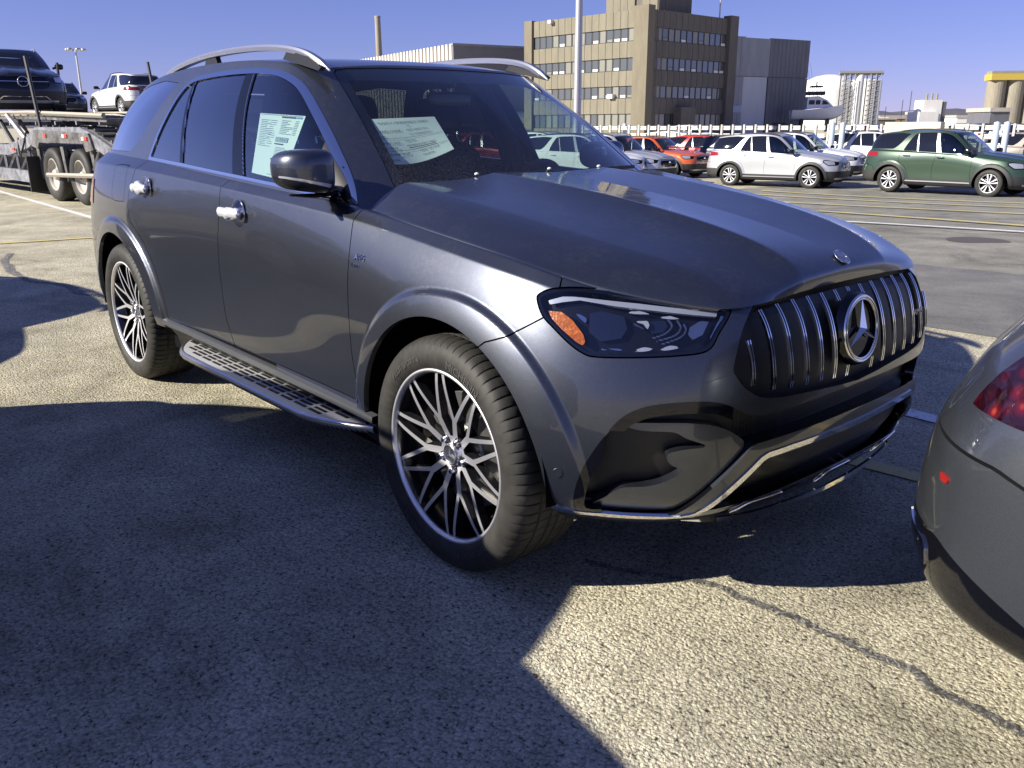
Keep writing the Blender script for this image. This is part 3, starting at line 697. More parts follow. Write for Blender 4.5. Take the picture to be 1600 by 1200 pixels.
def belt_mesh(a, b):
    m = gridmesh(belt_surface(a, b)); s = m.N[(m.P[:, 1] < -.9), 1].mean()
    return m if s < 0 else Mesh(m.P, m.T[:, ::-1])
def build_suv(root, hi=True, paint=None, fn=None, style='large'):
    """fn: optional remapping of points to turn the large SUV's skin into another car's"""
    paint = paint or PAINT; hero = style == 'large'; G = .0022 if hi else .004
    ident = fn is None
    def fin(m):
        return m if ident else Mesh(fn(m.P), m.T, None, m.M)
    def add(name, m, mats, parent=root, fl=0.0, mirror=False, smooth=True, fi=None, off=0):
        if off: m = offset(m, off)
        m = fin(m)
        if fl: m = flange(m, fl, fi)
        res = [m.obj(name, mats, parent, smooth)]
        if mirror: res.append(m.mirror().obj(name, mats, parent, smooth))
        return res
    def addc(name, m, mats, fl=0.0, parent=root, off=0, fi=None):
        if off: m = offset(m, off)
        m = fin(m)
        if fl: m = flange(m, fl, fi)
        return both(m).obj(name, mats, parent)
    belt = belt_mesh(*((720, 180) if hi else (240, 60)))
    base = clip(belt, arch_f(belt))
    PM = [paint, SATBLK]
    qs = lambda m: sdf(Qside(m), 0)
    # ---- doors, fenders, quarters
    side = clip(base, -.5 - base.P[:, 1])
    if not hero:
        side = clip(side, side.P[:, 2] - .50)
    fd = clip(side, sdf(Qside(side), FD) - G); add('door', fd, PM, fl=.02, mirror=True, fi=0)
    rd = clip(side, sdf(Qside(side), RD) - G); add('rear_door', rd, PM, fl=.02, mirror=True, fi=0)
    fen = clip(side, side.P[:, 0] + 1.2); fen = clip(fen, -sdf(Qside(fen), FD) - G); fen = clip(fen, -sdf(Qq(fen), BUMPER) - G); fen = clip(fen, -sdf(Qq(fen), HL) - G)
    fen = clip(fen, np.maximum(fen.P[:, 2] - .40, fen.P[:, 0] + 0))
    quart = clip(side, -2.2 - side.P[:, 0]); quart = clip(quart, -sdf(Qside(quart), RD) - G); quart = clip(quart, -sdf(Qside(quart), RBUMP) - G)
    quart = clip(quart, np.maximum(quart.P[:, 2] - .40, -3.2 - quart.P[:, 0]))
    bum = clip(base, base.P[:, 0] + .9); bum = clip(bum, sdf(Qq(bum), BUMPER) - G); bum = clip(bum, -sdf(Qq(bum), HL) - G)
    rb = clip(base, -2.9 - base.P[:, 0]); rbp = clip(rb, np.maximum(sdf(Qside(rb), RBUMP) - G, np.where(rb.P[:, 1] > -.5, 1, -1)))
    if hero:
        sq = quart; fdoorf = FUEL
        fu = clip(sq, sdf(Qside(sq), FUEL) - .0015); sq = clip(sq, -sdf(Qside(sq), FUEL) - .0015)
        rr_ = clip(base, -3.3 - base.P[:, 0]); f_ = np.minimum(np.minimum(rr_.P[:, 2] - .98, 1.12 - rr_.P[:, 2]), np.minimum(-3.46 - rr_.P[:, 0], -rr_.P[:, 1] - .30)); add('tail_lamp', clip(offset(rr_, .004), f_), [REDL], fl=.01, mirror=True)
        tg = clip(base, np.minimum(-3.0 - base.P[:, 0], base.P[:, 1] + .498)); tg = clip(tg, tg.P[:, 2] - .86); addc('tailgate', tg, [paint], fl=.01)
        res = add('rear_quarter_panel', sq, PM, fl=.02, mirror=True, fi=0); add('fuel_flap', fu, PM, fl=.01)
        add('front_fender', fen, PM, fl=.02, mirror=True, fi=0)
        b0 = clip(bum, -sdf(Qq(bum), GR) - .002); b0 = clip(b0, -sdf(Qq(b0), INT)); b0 = clip(b0, -sdf(Qq(b0), LOW))
        b0 = clip(b0, np.maximum(b0.P[:, 2] - .345 + .02 * (b0.P[:, 0] < .60), .62 - b0.P[:, 0])) if False else b0
        lipm = clip(b0, -sdf(Qq(b0), np.concatenate([CHR[5:], A([(-.8, 2), (2, 2), (2, .2)]), CHR[:1] - [0, .02]])) if False else np.where(Qq(b0)[:, 0] < -.02, .365 - b0.P[:, 2] , -1))
        b0 = clip(b0, np.where(Qq(b0)[:, 0] < -.02, b0.P[:, 2] - .365 + .0, 1) + .0 * b0.P[:, 0]) if False else b0
        q0 = Qq(b0); lowf = np.minimum(.366 - q0[:, 1] - 1.0 * np.clip(q0[:, 0] + .20, 0, 1), .02 - q0[:, 0] - .06)
        front = addc('front_bumper', clip(b0, -lowf), PM, fl=.03, fi=0)
        addc('front_lip', clip(b0, lowf), [GLOSSBLK], fl=.02)
        addc('rear_bumper', rbp, PM, fl=.02, fi=0)
        # chrome bead along bumper
        ch = clip(offset(bum, .004), .0085 - seg_dist(Qq(bum), CHR)); addc('chrome_bumper_trim', ch, [CHROME], fl=.010)
        lpth = A([(.69, -.625, .306), (.735, -.555, .302), (.792, -.43, .301), (.823, -.26, .301), (.837, -.10, .301), (.839, 0, .301)]); lpth = crom(np.concatenate([lpth, (lpth * [1, -1, 1])[::-1][1:]]), 6, False)
        sweep(lpth, [(-.006, -.007), (-.006, .006), (.004, .006), (.006, -.007)], scale=np.clip(np.minimum(np.arange(len(lpth)), np.arange(len(lpth))[::-1]) / 8, .15, 1)).obj('chrome_lip_trim', [CHROME], root)
        bs = clip(bum, .45 - bum.P[:, 2]); bs = clip(bs, bs.P[:, 0] - .60); lx = surf_lookup(bs, np.ones(len(bs.P), bool))
        for wc in (-.39, 0, .39):
            zz_ = [(-.105, .318), (-.09, .335), (-.07, .351), (-.03, .353), (.03, .353), (.07, .351), (.09, .335), (.105, .318)]
            tube(crom(A([(lx(wc + a, z) + .003, -(wc + a), z) for a, z in zz_]), 3, False), .0035, 6).obj('chrome_loop', [CHROME], root)
        lp = []
        for wc in ():
            z0, z1 = .322, .352; pts = A([(wc - .10, z0), (wc - .07, z1), (wc + .07, z1), (wc + .10, z0)])
            Qw = np.stack([-bum.P[:, 1], bum.P[:, 2]], 1)
            if wc < 0: continue
            f = .0035 - seg_dist(Qw, pts); f[bum.P[:, 0] < .6] = -1; lp.append(clip(offset(bum, .006), f))
        # dark recess behind the openings with honeycomb-like mesh
        for nm, poly, dep in (('intake_recess', INT, .06), ('lower_grille', LOW, .05)):
            r_ = clip(bum, sdf(Qq(bum), poly)); fl_ = flange(r_, dep); wall = Mesh(fl_.P[len(r_.P):], fl_.T[len(r_.T):] - len(r_.P), fl_.N[len(r_.P):]); wall = Mesh(wall.P, wall.T[:, ::-1], -wall.N)
            bk_ = offset(r_, -dep + .004).mat(1); qc = ((-bk_.P[:, 1] - bk_.P[:, 0]) / SQ2)[bk_.T].mean(1); bk_.M[qc > -.17] = 2
            addc(nm, join(wall.mat(0), bk_), [GLOSSBLK, MESHM, SATBLK])
        bd = clip(offset(bum, .0015), np.minimum(np.minimum(sdf(Qq(bum), INT) + .002, .030 - sdf(Qq(bum), INT)), Qq(bum)[:, 0] + .16)); bd = clip(bd, np.maximum(Qq(bd)[:, 0] - .19, bd.P[:, 2] - .62)); add('intake_border', bd, [GLOSSBLK], fl=.012, mirror=True)
        for zf in ():
            qf = Qq(bum); f_ = np.minimum(.0045 - np.abs(qf[:, 1] - zf - .10 * (qf[:, 0] - .1)), np.minimum(sdf(qf, INT) - .028, qf[:, 0] + .02)); add('intake_fin', clip(offset(bum, -.020), f_), [GLOSSBLK], fl=.035, mirror=True)
        sc_ = clip(offset(bum, -.016), sdf(Qq(bum), SCOOP)); add('intake_blade', sc_, [paint], fl=.03, mirror=True)
        # grille
        gl = clip(bum, sdf(Qq(bum), GR)); g2 = offset(gl, -.030); fl_ = flange(gl, .034); wall = Mesh(fl_.P[len(gl.P):], fl_.T[len(gl.T):] - len(gl.P), fl_.N[len(gl.P):]); wall = Mesh(wall.P, wall.T[:, ::-1], -wall.N)
        gp = addc('grille', join(wall, g2), [SATBLK])
        sx = surf_lookup(gl, np.ones(len(gl.P), bool), True)
        GRw = lambda w: None
        for k in range(-7, 8):
            w = .0755 * k; zz = np.linspace(.655, .95, 90); xs = A([sx(w, z) for z in zz]); qv = (abs(w) - xs) / SQ2
            ins = sdf(np.stack([qv, zz], 1), GR) > .012
            if ins.sum() < 4: continue
            zz = zz[ins]; z0, z1 = zz.min() + (.010 if abs(k) < 7 else 0), zz.max() - .004
            segs = [(z0, z1)]
            if k == 0: segs = [(z1 - .012, z1)]
            if abs(k) == 1: segs = [(z1 - .030, z1), (z0, z0 + .034)] if k > 0 or True else segs
            for (za, zb) in segs:
                zs = np.linspace(za, zb, 14 if zb - za > .1 else 3)
                P0 = A([(sx(w, z) - .006 + .016 * math.sin(math.pi * min(1, max(0, (z - .66) / .28))) , -w, z) for z in zs])
                m = join(*[sweep(P0 + [0, d, 0], [(-hw, -.005), (hw, -.005), (hw, t_), (-hw, t_)], up=(1, 0, 0), M=mi) for d, hw, t_, mi in ((-.0056, .0019, .003, 0), (.0056, .0019, .003, 0), (0, .0037, -.001, 1))])
                m.obj('grille_bar', [CHROME, GLOSSBLK], gp)
        # emblem on the grille
        R90 = A([[0, -1, 0], [1, 0, 0], [0, 0, 1]])          # face -y -> face +x
        em = join(torus(.100, .0062, 0, 72, 12), torus(.091, .003, -.002, 60, 8), star_mesh(.094, .018, -.001)).xf(R90, (.860, 0, .814))
        bk = disc((.852, 0, .814), .099, (1, 0, 0), 48)
        hb = lathe([(.102, .002), (.110, .010), (.116, .030)], 64).xf(R90, (.866, 0, .814))
        t_ = Matrix.Rotation(math.radians(-8), 3, 'Y'); Rt = np.array(t_)
        def tilt(m): return m.xf(t=(-.872, 0, -.812)).xf(Rt).xf(t=(.872, 0, .812))
        e_ = tilt(em).obj('star_emblem', [CHROME], gp); tilt(join(bk, hb)).obj('emblem_backing', [GLOSSBLK], gp)
        t = text_mesh('AMG', .030, extrude=.002).xf(R90); t = t.xf(t=(sx(.40, .80) + .012, .385, .795)); t.obj('badge', [CHROME], gp)
        # headlight
        hlp = clip(belt, sdf(Qq(belt), HL) - .002)
        inner = flange(offset(hlp, -.026), .0); 
        fw = flange(hlp, .030); wall = Mesh(fw.P[len(hlp.P):], fw.T[len(hlp.T):] - len(hlp.P), fw.N[len(hlp.P):]); wall = Mesh(wall.P, wall.T[:, ::-1], -wall.N)
        for sg in (1, -1):
            M_ = (lambda m: m) if sg > 0 else (lambda m: m.mirror())
            h = M_(join(wall, offset(hlp, -.030))).obj('headlight', [LAMPBLK], root)
            M_(hlp).obj('lens_cover', [LENS], h)
            M_(flange(clip(offset(belt, -.008), sdf(Qq(belt), DRL)), .008)).obj('light_guide', [DRLM], h)
            M_(flange(clip(offset(belt, .0012), sdf(Qq(belt), AMB)), .006)).obj('amber_reflector', [AMBER], h)
            fr = clip(offset(belt, -.001), np.minimum(sdf(Qq(belt), HL) - .002, .0095 - sdf(Qq(belt), HL)))
            M_(fr).obj('black_surround', [GLOSSBLK], h)
            hs = surf_lookup(hlp, np.ones(len(hlp.P), bool))
            for nm_, pl_, of_, mt_, fl_ in LAMPBITS:
                M_(flange(clip(offset(belt, of_), sdf(Qq(belt), A(pl_))), fl_)).obj(nm_, [mt_], h)
            for pl_ in LAMPRIBS:
                M_(flange(clip(offset(belt, -.012), .0022 - seg_dist(Qq(belt), crom(pl_, 5, False))), .01)).obj('lamp_rib', [SATIN], h)
            for (w_, z_, r_) in ():
                x_ = hs(w_, z_) - .034; nrm = A([.88, -.45, .05]); nrm /= np.linalg.norm(nrm)
                pj_ = sphere_cap(r_, 24).xf(rot_to(nrm), (x_, -w_, z_)); M_(pj_).obj('projector', [PROJM], h)
                rg = torus(r_ + .003, .0035, 0, 40, 8).xf(rot_to(nrm), (x_ - .002, -w_, z_)); M_(rg).obj('projector_ring', [CHROME], h)
            for (qa, za, qb, zb) in ((.130, .936, .072, .932), (.042, .925, -.008, .919), (.115, .838, .062, .840), (.045, .842, -.010, .845)):
                cpt = A([(qa, za - .004), ((qa + qb) / 2, (za + zb) / 2 + .006), (qb, zb), ((qa + qb) / 2, (za + zb) / 2 - .005)])
                cc = clip(offset(belt, -.014), sdf(Qq(belt), crom(cpt, 6))); M_(flange(cc, .008)).obj('chrome_blade', [DRLM], h)
    else:
        add('rear_quarter_panel', quart, PM, fl=.02, mirror=True, fi=0); add('front_fender', fen, PM, fl=.02, mirror=True, fi=0)
        compact_front(base, bum, rbp, addc, add, paint, root, fin, style)
    # ---- inner shell, cavity behind the gaps
    sh = belt_mesh(160, 40)
    sh = offset(sh, -.03); sh.P[:, 2] -= .004; sh = clip(sh, arch_f(sh, ARCH_R + .004)); sh = clip(sh, sh.P[:, 2] - .37); sh = clip(sh, -sdf(Qq(sh), HL) + .01 * 0 - .012)
    sh = clip(sh, -sdf(Qq(sh), GR) - .0); sh = clip(sh, -sdf(Qq(sh), INT)); sh = clip(sh, -sdf(Qq(sh), LOW))
    addc('inner_shell', join(sh, Mesh(sh.P - sh.N * .004, sh.T[:, ::-1], -sh.N)), [BLACK])
    # wheel housings and floor
    for ax, az in ARCH:
        wl = lathe([(ARCH_R + .012, -.965), (ARCH_R + .02, -.90), (ARCH_R + .02, -.58), (.15, -.56)], 40, 'y', -.03, math.pi + .03)
        wl = wl.xf(t=(ax, 0, az)); 
        wl = Mesh(wl.P, wl.T[:, ::-1]); add('wheel_housing', join(wl, Mesh(wl.P, wl.T[:, ::-1], -wl.N)), [BLACK], mirror=True)
    tray = prism([(.40, .86), (.52, .80), (.64, .66), (.74, .45), (.79, .25), (.80, 0), (.40, 0)], 2, .335, .350); tray = Mesh(tray.P * [1, -1, 1], tray.T[:, ::-1], tray.N * [1, -1, 1])
    fl_ = [box(-3.5, .4, -.5, 0, .34, .5)] if style == 'sedan' else [box(-2.52, -.48, -.90, 0, .27, .33), box(-3.85, -3.47, -.8, 0, .33, .5), box(-3.5, .5, -.54, 0, .33, .48)]
    addc('underbody', join(tray, *fl_), [BLACK])
    # ---- hood
    hd = gridmesh(hood_surface(*( (260, 200) if hi else (90, 60))), False)
    if hd.N[:, 2].mean() < 0: hd = Mesh(hd.P, hd.T[:, ::-1])
    ho = addc('hood', hd, PM, fl=.012)
    # ---- greenhouse
    gr = gridmesh(green_surface(*( (560, 120) if hi else (200, 50))))
    if gr.N[: 50, 0].mean() < 0: gr = Mesh(gr.P, gr.T[:, ::-1])
    Qw = lambda m: np.stack([-m.P[:, 1], m.P[:, 2]], 1)
    isfront = lambda m: (m.P[:, 0] > -1.55) & (-m.P[:, 1] < .80)
    wsf = lambda m: np.where(isfront(m), sdf(Qw(m), WS), -1)
    body = clip(gr, -wsf(gr)); body = clip(body, -np.where(body.P[:, 0] < .0, np.where(-body.P[:, 1] > .30, sdf(Qside(body), DLO), -1), -1)); 
    qg = clip(gr, sdf(Qside(gr), QG)); body = clip(body, -sdf(Qside(body), QG))
    addc('pillars_and_frame', body, PM, fl=.012, fi=1 if hero else 0)
    w_ = clip(offset(gr, -.002), wsf(gr) - .003); ws_o = addc('windscreen', w_, [GLASS_WS])
    fr = clip(offset(gr, -.006), np.minimum(wsf(gr) - .002, .036 + .03 * (gr.P[:, 2] > 1.6) - wsf(gr)))
    addc('black_border', fr, [GLOSSBLK], parent=ws_o)
    q_ = add('quarter_glass', clip(offset(gr, -.002), np.where(gr.P[:, 1] < -.0, sdf(Qside(gr), QG) - .002, -1)), [GLASS_PRIV if hi else DARKGLASS], mirror=True)
    sd = clip(gr, np.where(-gr.P[:, 1] > .30, sdf(Qside(gr), DLO), -1))
    D = sdf(Qside(sd), DLO); top = np.clip((sd.P[:, 2] - 1.22) / .1, 0, 1); bw = .013 + .009 * top
    if hero:
        add('window_trim', clip(offset(sd, .003), bw - D), [CHROME], fl=.010, mirror=True)
    else:
        add('window_trim', clip(offset(sd, .001), .008 - D), [GLOSSBLK], fl=.006, mirror=True)
    dv = lambda m: np.maximum(sdf(Qside(m), DIV), sdf(Qside(m), BPIL))
    bb = bw if hero else .008
    for dp in (DIV, BPIL): add('pillar_cover', clip(sd, np.minimum(D - bb, sdf(Qside(sd), dp))), [GLOSSBLK] if hero else [PILM], fl=.006, mirror=True)
    Dg = np.minimum(D - bb - .001, -dv(sd) - .003)
    gl_ = clip(offset(sd, -.004), Dg)
    sal = sdf(Qside(gl_), SAIL)
    if hero: add('mirror_sail', clip(gl_, sal), [SATBLK], mirror=True, fl=.006)
    gl_ = clip(gl_, -sal) if hero else gl_
    gx = gl_.P[:, 0]
    xm = -1.66 + 0 * gx; bx = -1.735 + (1.64 - gl_.P[:, 2]) * (.165 / .42)
    front_w = clip(gl_, gx - bx); rear = clip(gl_, bx - gx); qx = -2.33 + (1.63 - rear.P[:, 2]) * (.125 / .38)
    add('side_window', front_w, [GLASS_SIDE if hero else (CGLASS)], mirror=True); add('side_window', clip(rear, rear.P[:, 0] - qx), [GLASS_PRIV if hi else DARKGLASS], mirror=True); add('side_window', clip(rear, qx - rear.P[:, 0]), [GLASS_PRIV if hi else DARKGLASS], mirror=True)
    if hero:   # thin bright seals either side of the pillars
        sl_ = []
        for pts in ([(-2.316, 1.655), (-2.192, 1.225)], [(-1.700, 1.655), (-1.512, 1.205)]):
            add('window_seal', clip(offset(sd, .002), np.minimum(.0035 - seg_dist(Qside(sd), pts), D - bw)), [CHROME], fl=.008, mirror=True)
    # ---- roof
    rf = gridmesh(roof_surface(*( (160, 60) if hi else (60, 24))))
    if rf.N[:, 2].mean() < 0: rf = Mesh(rf.P, rf.T[:, ::-1])
    addc('roof', rf, PM, fl=.01)
    addc('headlining', offset(rf, -.035), [CABIN])
    # roof rails
    if hero:
        rp = A([(-1.185, .612, 1.628), (-1.26, .618, 1.668), (-1.36, .626, 1.705), (-1.50, .632, 1.730), (-1.70, .636, 1.746), (-1.95, .637, 1.753), (-2.25, .636, 1.750), (-2.50, .634, 1.736), (-2.72, .632, 1.712), (-2.86, .630, 1.686), (-2.90, .629, 1.675)])
        rp = crom(rp, 5, False); sc = np.clip(np.linspace(0, 1, len(rp)) * 9 + .25, 0, 1) * np.clip((1 - np.linspace(0, 1, len(rp))) * 9 + .25, 0, 1)
        pr = [(-.017, -.012), (-.019, .004), (-.012, .014), (.012, .014), (.019, .004), (.017, -.012)]
        for sg in (-1, 1):
            P = rp * [1, sg, 1]; m = sweep(P, pr, scale=sc); r_ = m.obj('roof_rail', [SATINRAIL], root)
            for pl in ([(-1.52, 1.690), (-1.22, 1.630), (-1.20, 1.642), (-1.30, 1.688), (-1.42, 1.712), (-1.47, 1.728)], [(-2.36, 1.69), (-2.19, 1.69), (-2.22, 1.745), (-2.33, 1.742)], [(-2.90, 1.645), (-2.72, 1.66), (-2.76, 1.70), (-2.86, 1.68)]):
                prism(pl, 1, sg * .622, sg * .646).obj('rail_foot', [SATBLK], r_, smooth=False)
    return belt

def sphere_cap(r, n):
    a = np.linspace(0, 2 * np.pi, n + 1); b = np.linspace(0, np.pi / 2 * .98, 9); AA, BB = np.meshgrid(a, b, indexing='ij')
    m = gridmesh(np.stack([r * np.sin(BB) * np.cos(AA), -r * .6 * np.cos(BB), r * np.sin(BB) * np.sin(AA)], -1))
    if m.N[:, 1].mean() > 0: m = Mesh(m.P, m.T[:, ::-1])
    return m
def rot_to(n):
    """rotation taking -y to n"""
    q = Vector((0, -1, 0)).rotation_difference(Vector(n)); return np.array(q.to_matrix())
def mesh_pattern(nt, b):
    tc = N(nt, 'ShaderNodeTexCoord'); mp = N(nt, 'ShaderNodeMapping'); mp.inputs['Scale'].default_value = (1, 1, 1.6); nt.links.new(tc.outputs['Object'], mp.inputs[0])
    v = N(nt, 'ShaderNodeTexVoronoi', feature='DISTANCE_TO_EDGE'); v.inputs['Scale'].default_value = 80; v.inputs['Randomness'].default_value = .0; nt.links.new(mp.outputs[0], v.inputs['Vector'])
    c = ramp(nt, v.outputs[0], [(.06, (.022, .022, .024)), (.12, (.002, .002, .002))]); nt.links.new(c.outputs[0], b.inputs['Base Color']); bump(nt, v.outputs[0], .6, .004, b).invert = True
MESHM = mat('grille_mesh', (.01, .01, .01), .35, build=mesh_pattern)
LAMPBLK = mat('lamp_interior', (.006, .006, .008), .16, coat=0)
DRLM = mat('bright_light_guide', (.72, .74, .82), .18, .55, coat=1)
PROJM = mat('projector_glass', (.02, .03, .06), .03, 0, coat=1)
LAMPBLU = mat('blue_black_lens', (.010, .014, .035), .03, 0, coat=1)
LAMPBITS = [('chrome_wedge', [(.278,.924),(.260,.921),(.243,.912),(.247,.900),(.260,.909)], -.012, CHROME, .008), ('main_lens', [(.236,.927),(.202,.934),(.142,.922),(.133,.891),(.150,.866),(.206,.856),(.238,.878)], -.016, LAMPBLU, .012), ('light_fin', [(.116,.905),(.089,.892),(.086,.888),(.116,.901)], -.008, CHROME, .006), ('light_fin', [(.117,.891),(.086,.888),(.086,.885),(.117,.887)], -.008, CHROME, .006),
    ('light_fin', [(.108,.910),(.078,.911),(.073,.900),(.078,.890),(.084,.896),(.089,.903),(.106,.906)], -.008, DRLM, .006), ('second_lens', [(.068,.912),(.031,.914),(.022,.900),(.035,.884),(.068,.880),(.072,.896)], -.018, LAMPBLU, .01), ('reflector_panel', [(-.038,.896),(-.073,.915),(-.092,.910),(-.074,.876),(-.046,.864),(-.033,.878)], -.016, SATIN, .012), ('edge_highlight', [(-.124,.923),(-.133,.920),(-.103,.866),(-.090,.862)], -.010, CHROME, .008), ('lower_bar', [(.205,.838),(.146,.839),(.148,.834),(.203,.833)], -.008, CHROME, .006)]  # the slanted edge piece is a painted-in highlight, given as a chrome strip
LAMPRIBS = [[(.022,.914),(.012,.898),(.031,.880),(.065,.868)], [(-.003,.912),(-.012,.893),(.005,.875),(.052,.861)], [(-.020,.903),(-.026,.888),(-.010,.870),(.040,.853)]]
SATINRAIL = mat('brushed_rail', (.70, .70, .72), .32, 1)
DARKGLASS = mat('dark_window', (.008, .009, .011), .03, 0, coat=1)
CGLASS = glass_mat('car_side_glass', (.30, .36, .34), refl_boost=1.4)
PILM = mat('pillar_film', (.6, .6, .62), .25, .5)
def film_blob(c, L, r, seed, axis=(1, 0, 0)):
    """handle wrapped in crumpled protective film"""
    rng = np.random.RandomState(seed); n, k = 26, 18; t = np.linspace(-1, 1, n); a = np.linspace(0, 2 * np.pi, k + 1)
    env = (1 - np.abs(t) ** 4) ** .5 * (.85 + .15 * np.cos(t * 7)); T_, A_ = np.meshgrid(t, a, indexing='ij')
    g = rng.rand(9, 7); 
    def nz(u, v):
        x = (u * .5 + .5) * 7.999; y = (v / (2 * np.pi)) * 6; i = x.astype(int); j = y.astype(int) % 6; fx, fy = x - i, y - y.astype(int); j2 = (j + 1) % 6
        return g[i, j] * (1 - fx) * (1 - fy) + g[i + 1, j] * fx * (1 - fy) + g[i, j2] * (1 - fx) * fy + g[i + 1, j2] * fx * fy
    R = r * env[:, None] * (.72 + .55 * nz(T_, A_)); P = np.stack([c[0] + T_ * L / 2, c[1] - np.cos(A_) * R * .75, c[2] + np.sin(A_) * R], -1)
    m = gridmesh(P)
    if (m.N[n // 2 * (k + 1)][1]) > 0: m = Mesh(m.P, m.T[:, ::-1])
    m = Mesh(m.P[m.T].reshape(-1, 3), np.arange(len(m.T) * 3).reshape(-1, 3)); return m
def superell(c, h, e1=.6, e2=.6, n=36, k=24):
    sg = lambda v, e: np.sign(v) * np.abs(v) ** e
    u = np.linspace(-np.pi, np.pi, n + 1); v = np.linspace(-np.pi / 2, np.pi / 2, k + 1); U, V = np.meshgrid(u, v, indexing='ij')
    P = np.stack([c[0] + h[0] * sg(np.cos(V), e1) * sg(np.cos(U), e2), c[1] + h[1] * sg(np.cos(V), e1) * sg(np.sin(U), e2), c[2] + h[2] * sg(np.sin(V), e1)], -1)
    m = gridmesh(P)
    ctr = A(c); 
    if ((m.P - ctr) * m.N).sum(1).mean() < 0: m = Mesh(m.P, m.T[:, ::-1])
    return m
FILM = mat('crumpled_film', (.80, .81, .84), .22, .35, coat=.6)
SEATM = LEATHER
def dress_suv(root, full=True):
    """mirrors, handles, sills, steps, cabin, wheels of the large SUV"""
    for sg in (-1, 1):
        M_ = (lambda m: m) if sg < 0 else (lambda m: m.mirror())
        # mirror
        c = A([-.628, -1.062, 1.267]); sh = superell(c, (.085, .098, .077), .55, .62, 64, 44)
        P = sh.P; d = P - c
        P[:, 0] += -.34 * (d[:, 1] + .05) * -1 * .35 - .8 * np.clip(-d[:, 1], 0, 1) ** 2 * 4     # swept back outboard
        P[:, 2] += .16 * (d[:, 1]) * np.where(d[:, 2] > 0, .35, -.9)
        sh = Mesh(P, sh.T); f = sh.P[:, 2] - (1.222 - .10 * (sh.P[:, 1] + 1.06))
        piv = A([-.70, -.93, 1.2]); Rf = np.array(Matrix.Rotation(math.radians(-96), 3, 'Z'))
        if sg > 0: M_ = lambda m: m.xf(t=-piv).xf(Rf).xf(t=piv + A([-.26, .035, 0])).mirror()
        _m0 = M_; SH = A([-.107, .059, -.003]); M_ = lambda m, k=_m0: k(m.xf(t=-c).xf(sc=.95).xf(t=c + SH))
        mi = M_(clip(sh, f)).obj('door_mirror', [PAINT], root)
        M_(clip(sh, -f)).obj('lower_shell', [SATBLK], mi)
        zl = 1.246 - .22 * (sh.P[:, 1] + 1.06) - .0
        tl = clip(offset(sh, .0022), np.minimum(.0035 + .004 * (sh.P[:, 1] + 1.16) / .2 - np.abs(sh.P[:, 2] - zl + .02), np.minimum(sh.P[:, 0] + .64, -1.00 - sh.P[:, 1])))
        M_(flange(tl, .003)).obj('turn_signal', [DRLM], mi)
        gl = superell(c + [-.065, 0, 0], (.012, .085, .062), .5, .6, 24, 16); M_(gl).obj('mirror_glass', [CHROME], mi)
        arm = join(tube([(-.62, -.985, 1.195), (-.66, -.94, 1.185), (-.70, -.89, 1.175), (-.72, -.85, 1.17)], .02, 12, rr=[(.045, .022), (.05, .026), (.06, .03), (.07, .035)]),
                   prism([(-.80, 1.17), (-.62, 1.155), (-.62, 1.17), (-.70, 1.27), (-.74, 1.28)], 1, -.86, -.835),
                   tube([(-.60, -1.13, 1.187), (-.64, -1.02, 1.176), (-.67, -.93, 1.165), (-.68, -.88, 1.155)], .012, 10, rr=[(.012, .004), (.03, .010), (.04, .012), (.05, .014)]))
        M_ = (lambda m: m.xf(t=SH)) if sg < 0 else (lambda m: m.xf(t=SH + A([-.1, .03, 0])).mirror())
        M_(arm).obj('mirror_arm', [GLOSSBLK], mi)
        M_ = (lambda m: m) if sg < 0 else (lambda m: m.mirror())
        # handles
        for x, w, z, s in ((-2.50, .975, 1.116, 3), (-1.465, .958, 1.063, 5)):
            bowl = disc((x + .03, -w + .012, z), .058, (0, -1, .12), 32); ring = torus(.058, .0025, 0, 40, 6).xf(t=(x + .03, -w + .010, z))
            hb = join(disc((x + .03, -w + .0105, z), .057, (0, -1, .1), 32).mat(1), ring.mat(0)); o = M_(hb).obj('door_handle', [CHROME, CHROME], root)
            M_(film_blob((x - .005, -w - .018, z), .215, .031, s)).obj('film_wrap', [FILM], o, smooth=False)
        # sill and running board
        xs = np.linspace(-2.41, -.40, 40)
        ws = np.interp(xs, [-2.41, -2.1, -1.1, -.65, -.40], [.975, .965, .957, .960, .968]); zb = np.interp(xs, [-2.41, -.4], [.449, .425])
        pr = [(-.012, .004), (.016, .001), (.018, -.022), (.0, -.030)]
        pr2 = [(.0, -.030), (-.025, -.055), (-.055, -.10), (-.065, -.15), (-.12, -.165)]
        g1 = gridmesh(A([[(x, -(w + a), z + b) for a, b in pr] for x, w, z in zip(xs, ws, zb)])); g2 = gridmesh(A([[(x, -(w + a), z + b) for a, b in pr2] for x, w, z in zip(xs, ws, zb)]))
        cap = []
        s1 = Mesh(g1.P[g1.T].reshape(-1, 3), np.arange(len(g1.T) * 3).reshape(-1, 3))
        if s1.N[:, 1].mean() > 0: s1 = Mesh(s1.P, s1.T[:, ::-1])
        if g2.N[:, 1].mean() > 0: g2 = Mesh(g2.P, g2.T[:, ::-1])
        o = M_(s1).obj('sill_trim', [SILLM], root, smooth=True); M_(g2).obj('sill_skirt', [SATBLK], root)
        xs = np.linspace(-2.235, -.475, 90); u = (xs - xs[0]) / (xs[-1] - xs[0]); bow = np.clip(np.minimum(u / .16, (1 - u) / .20), 0, 1); bow = np.sin(bow * math.pi / 2) ** .8
        win = np.interp(u, [0, .5, 1], [.912, .880, .918]); wo = win + (1.047 - win) * bow * (1 - .03 * (2 * u - 1) ** 2) + .004; zt = .362 + 0 * xs
        top = gridmesh(np.stack([np.stack([xs, -(win + (wo - win) * v), zt], -1) for v in np.linspace(0, 1, 46)], 1))
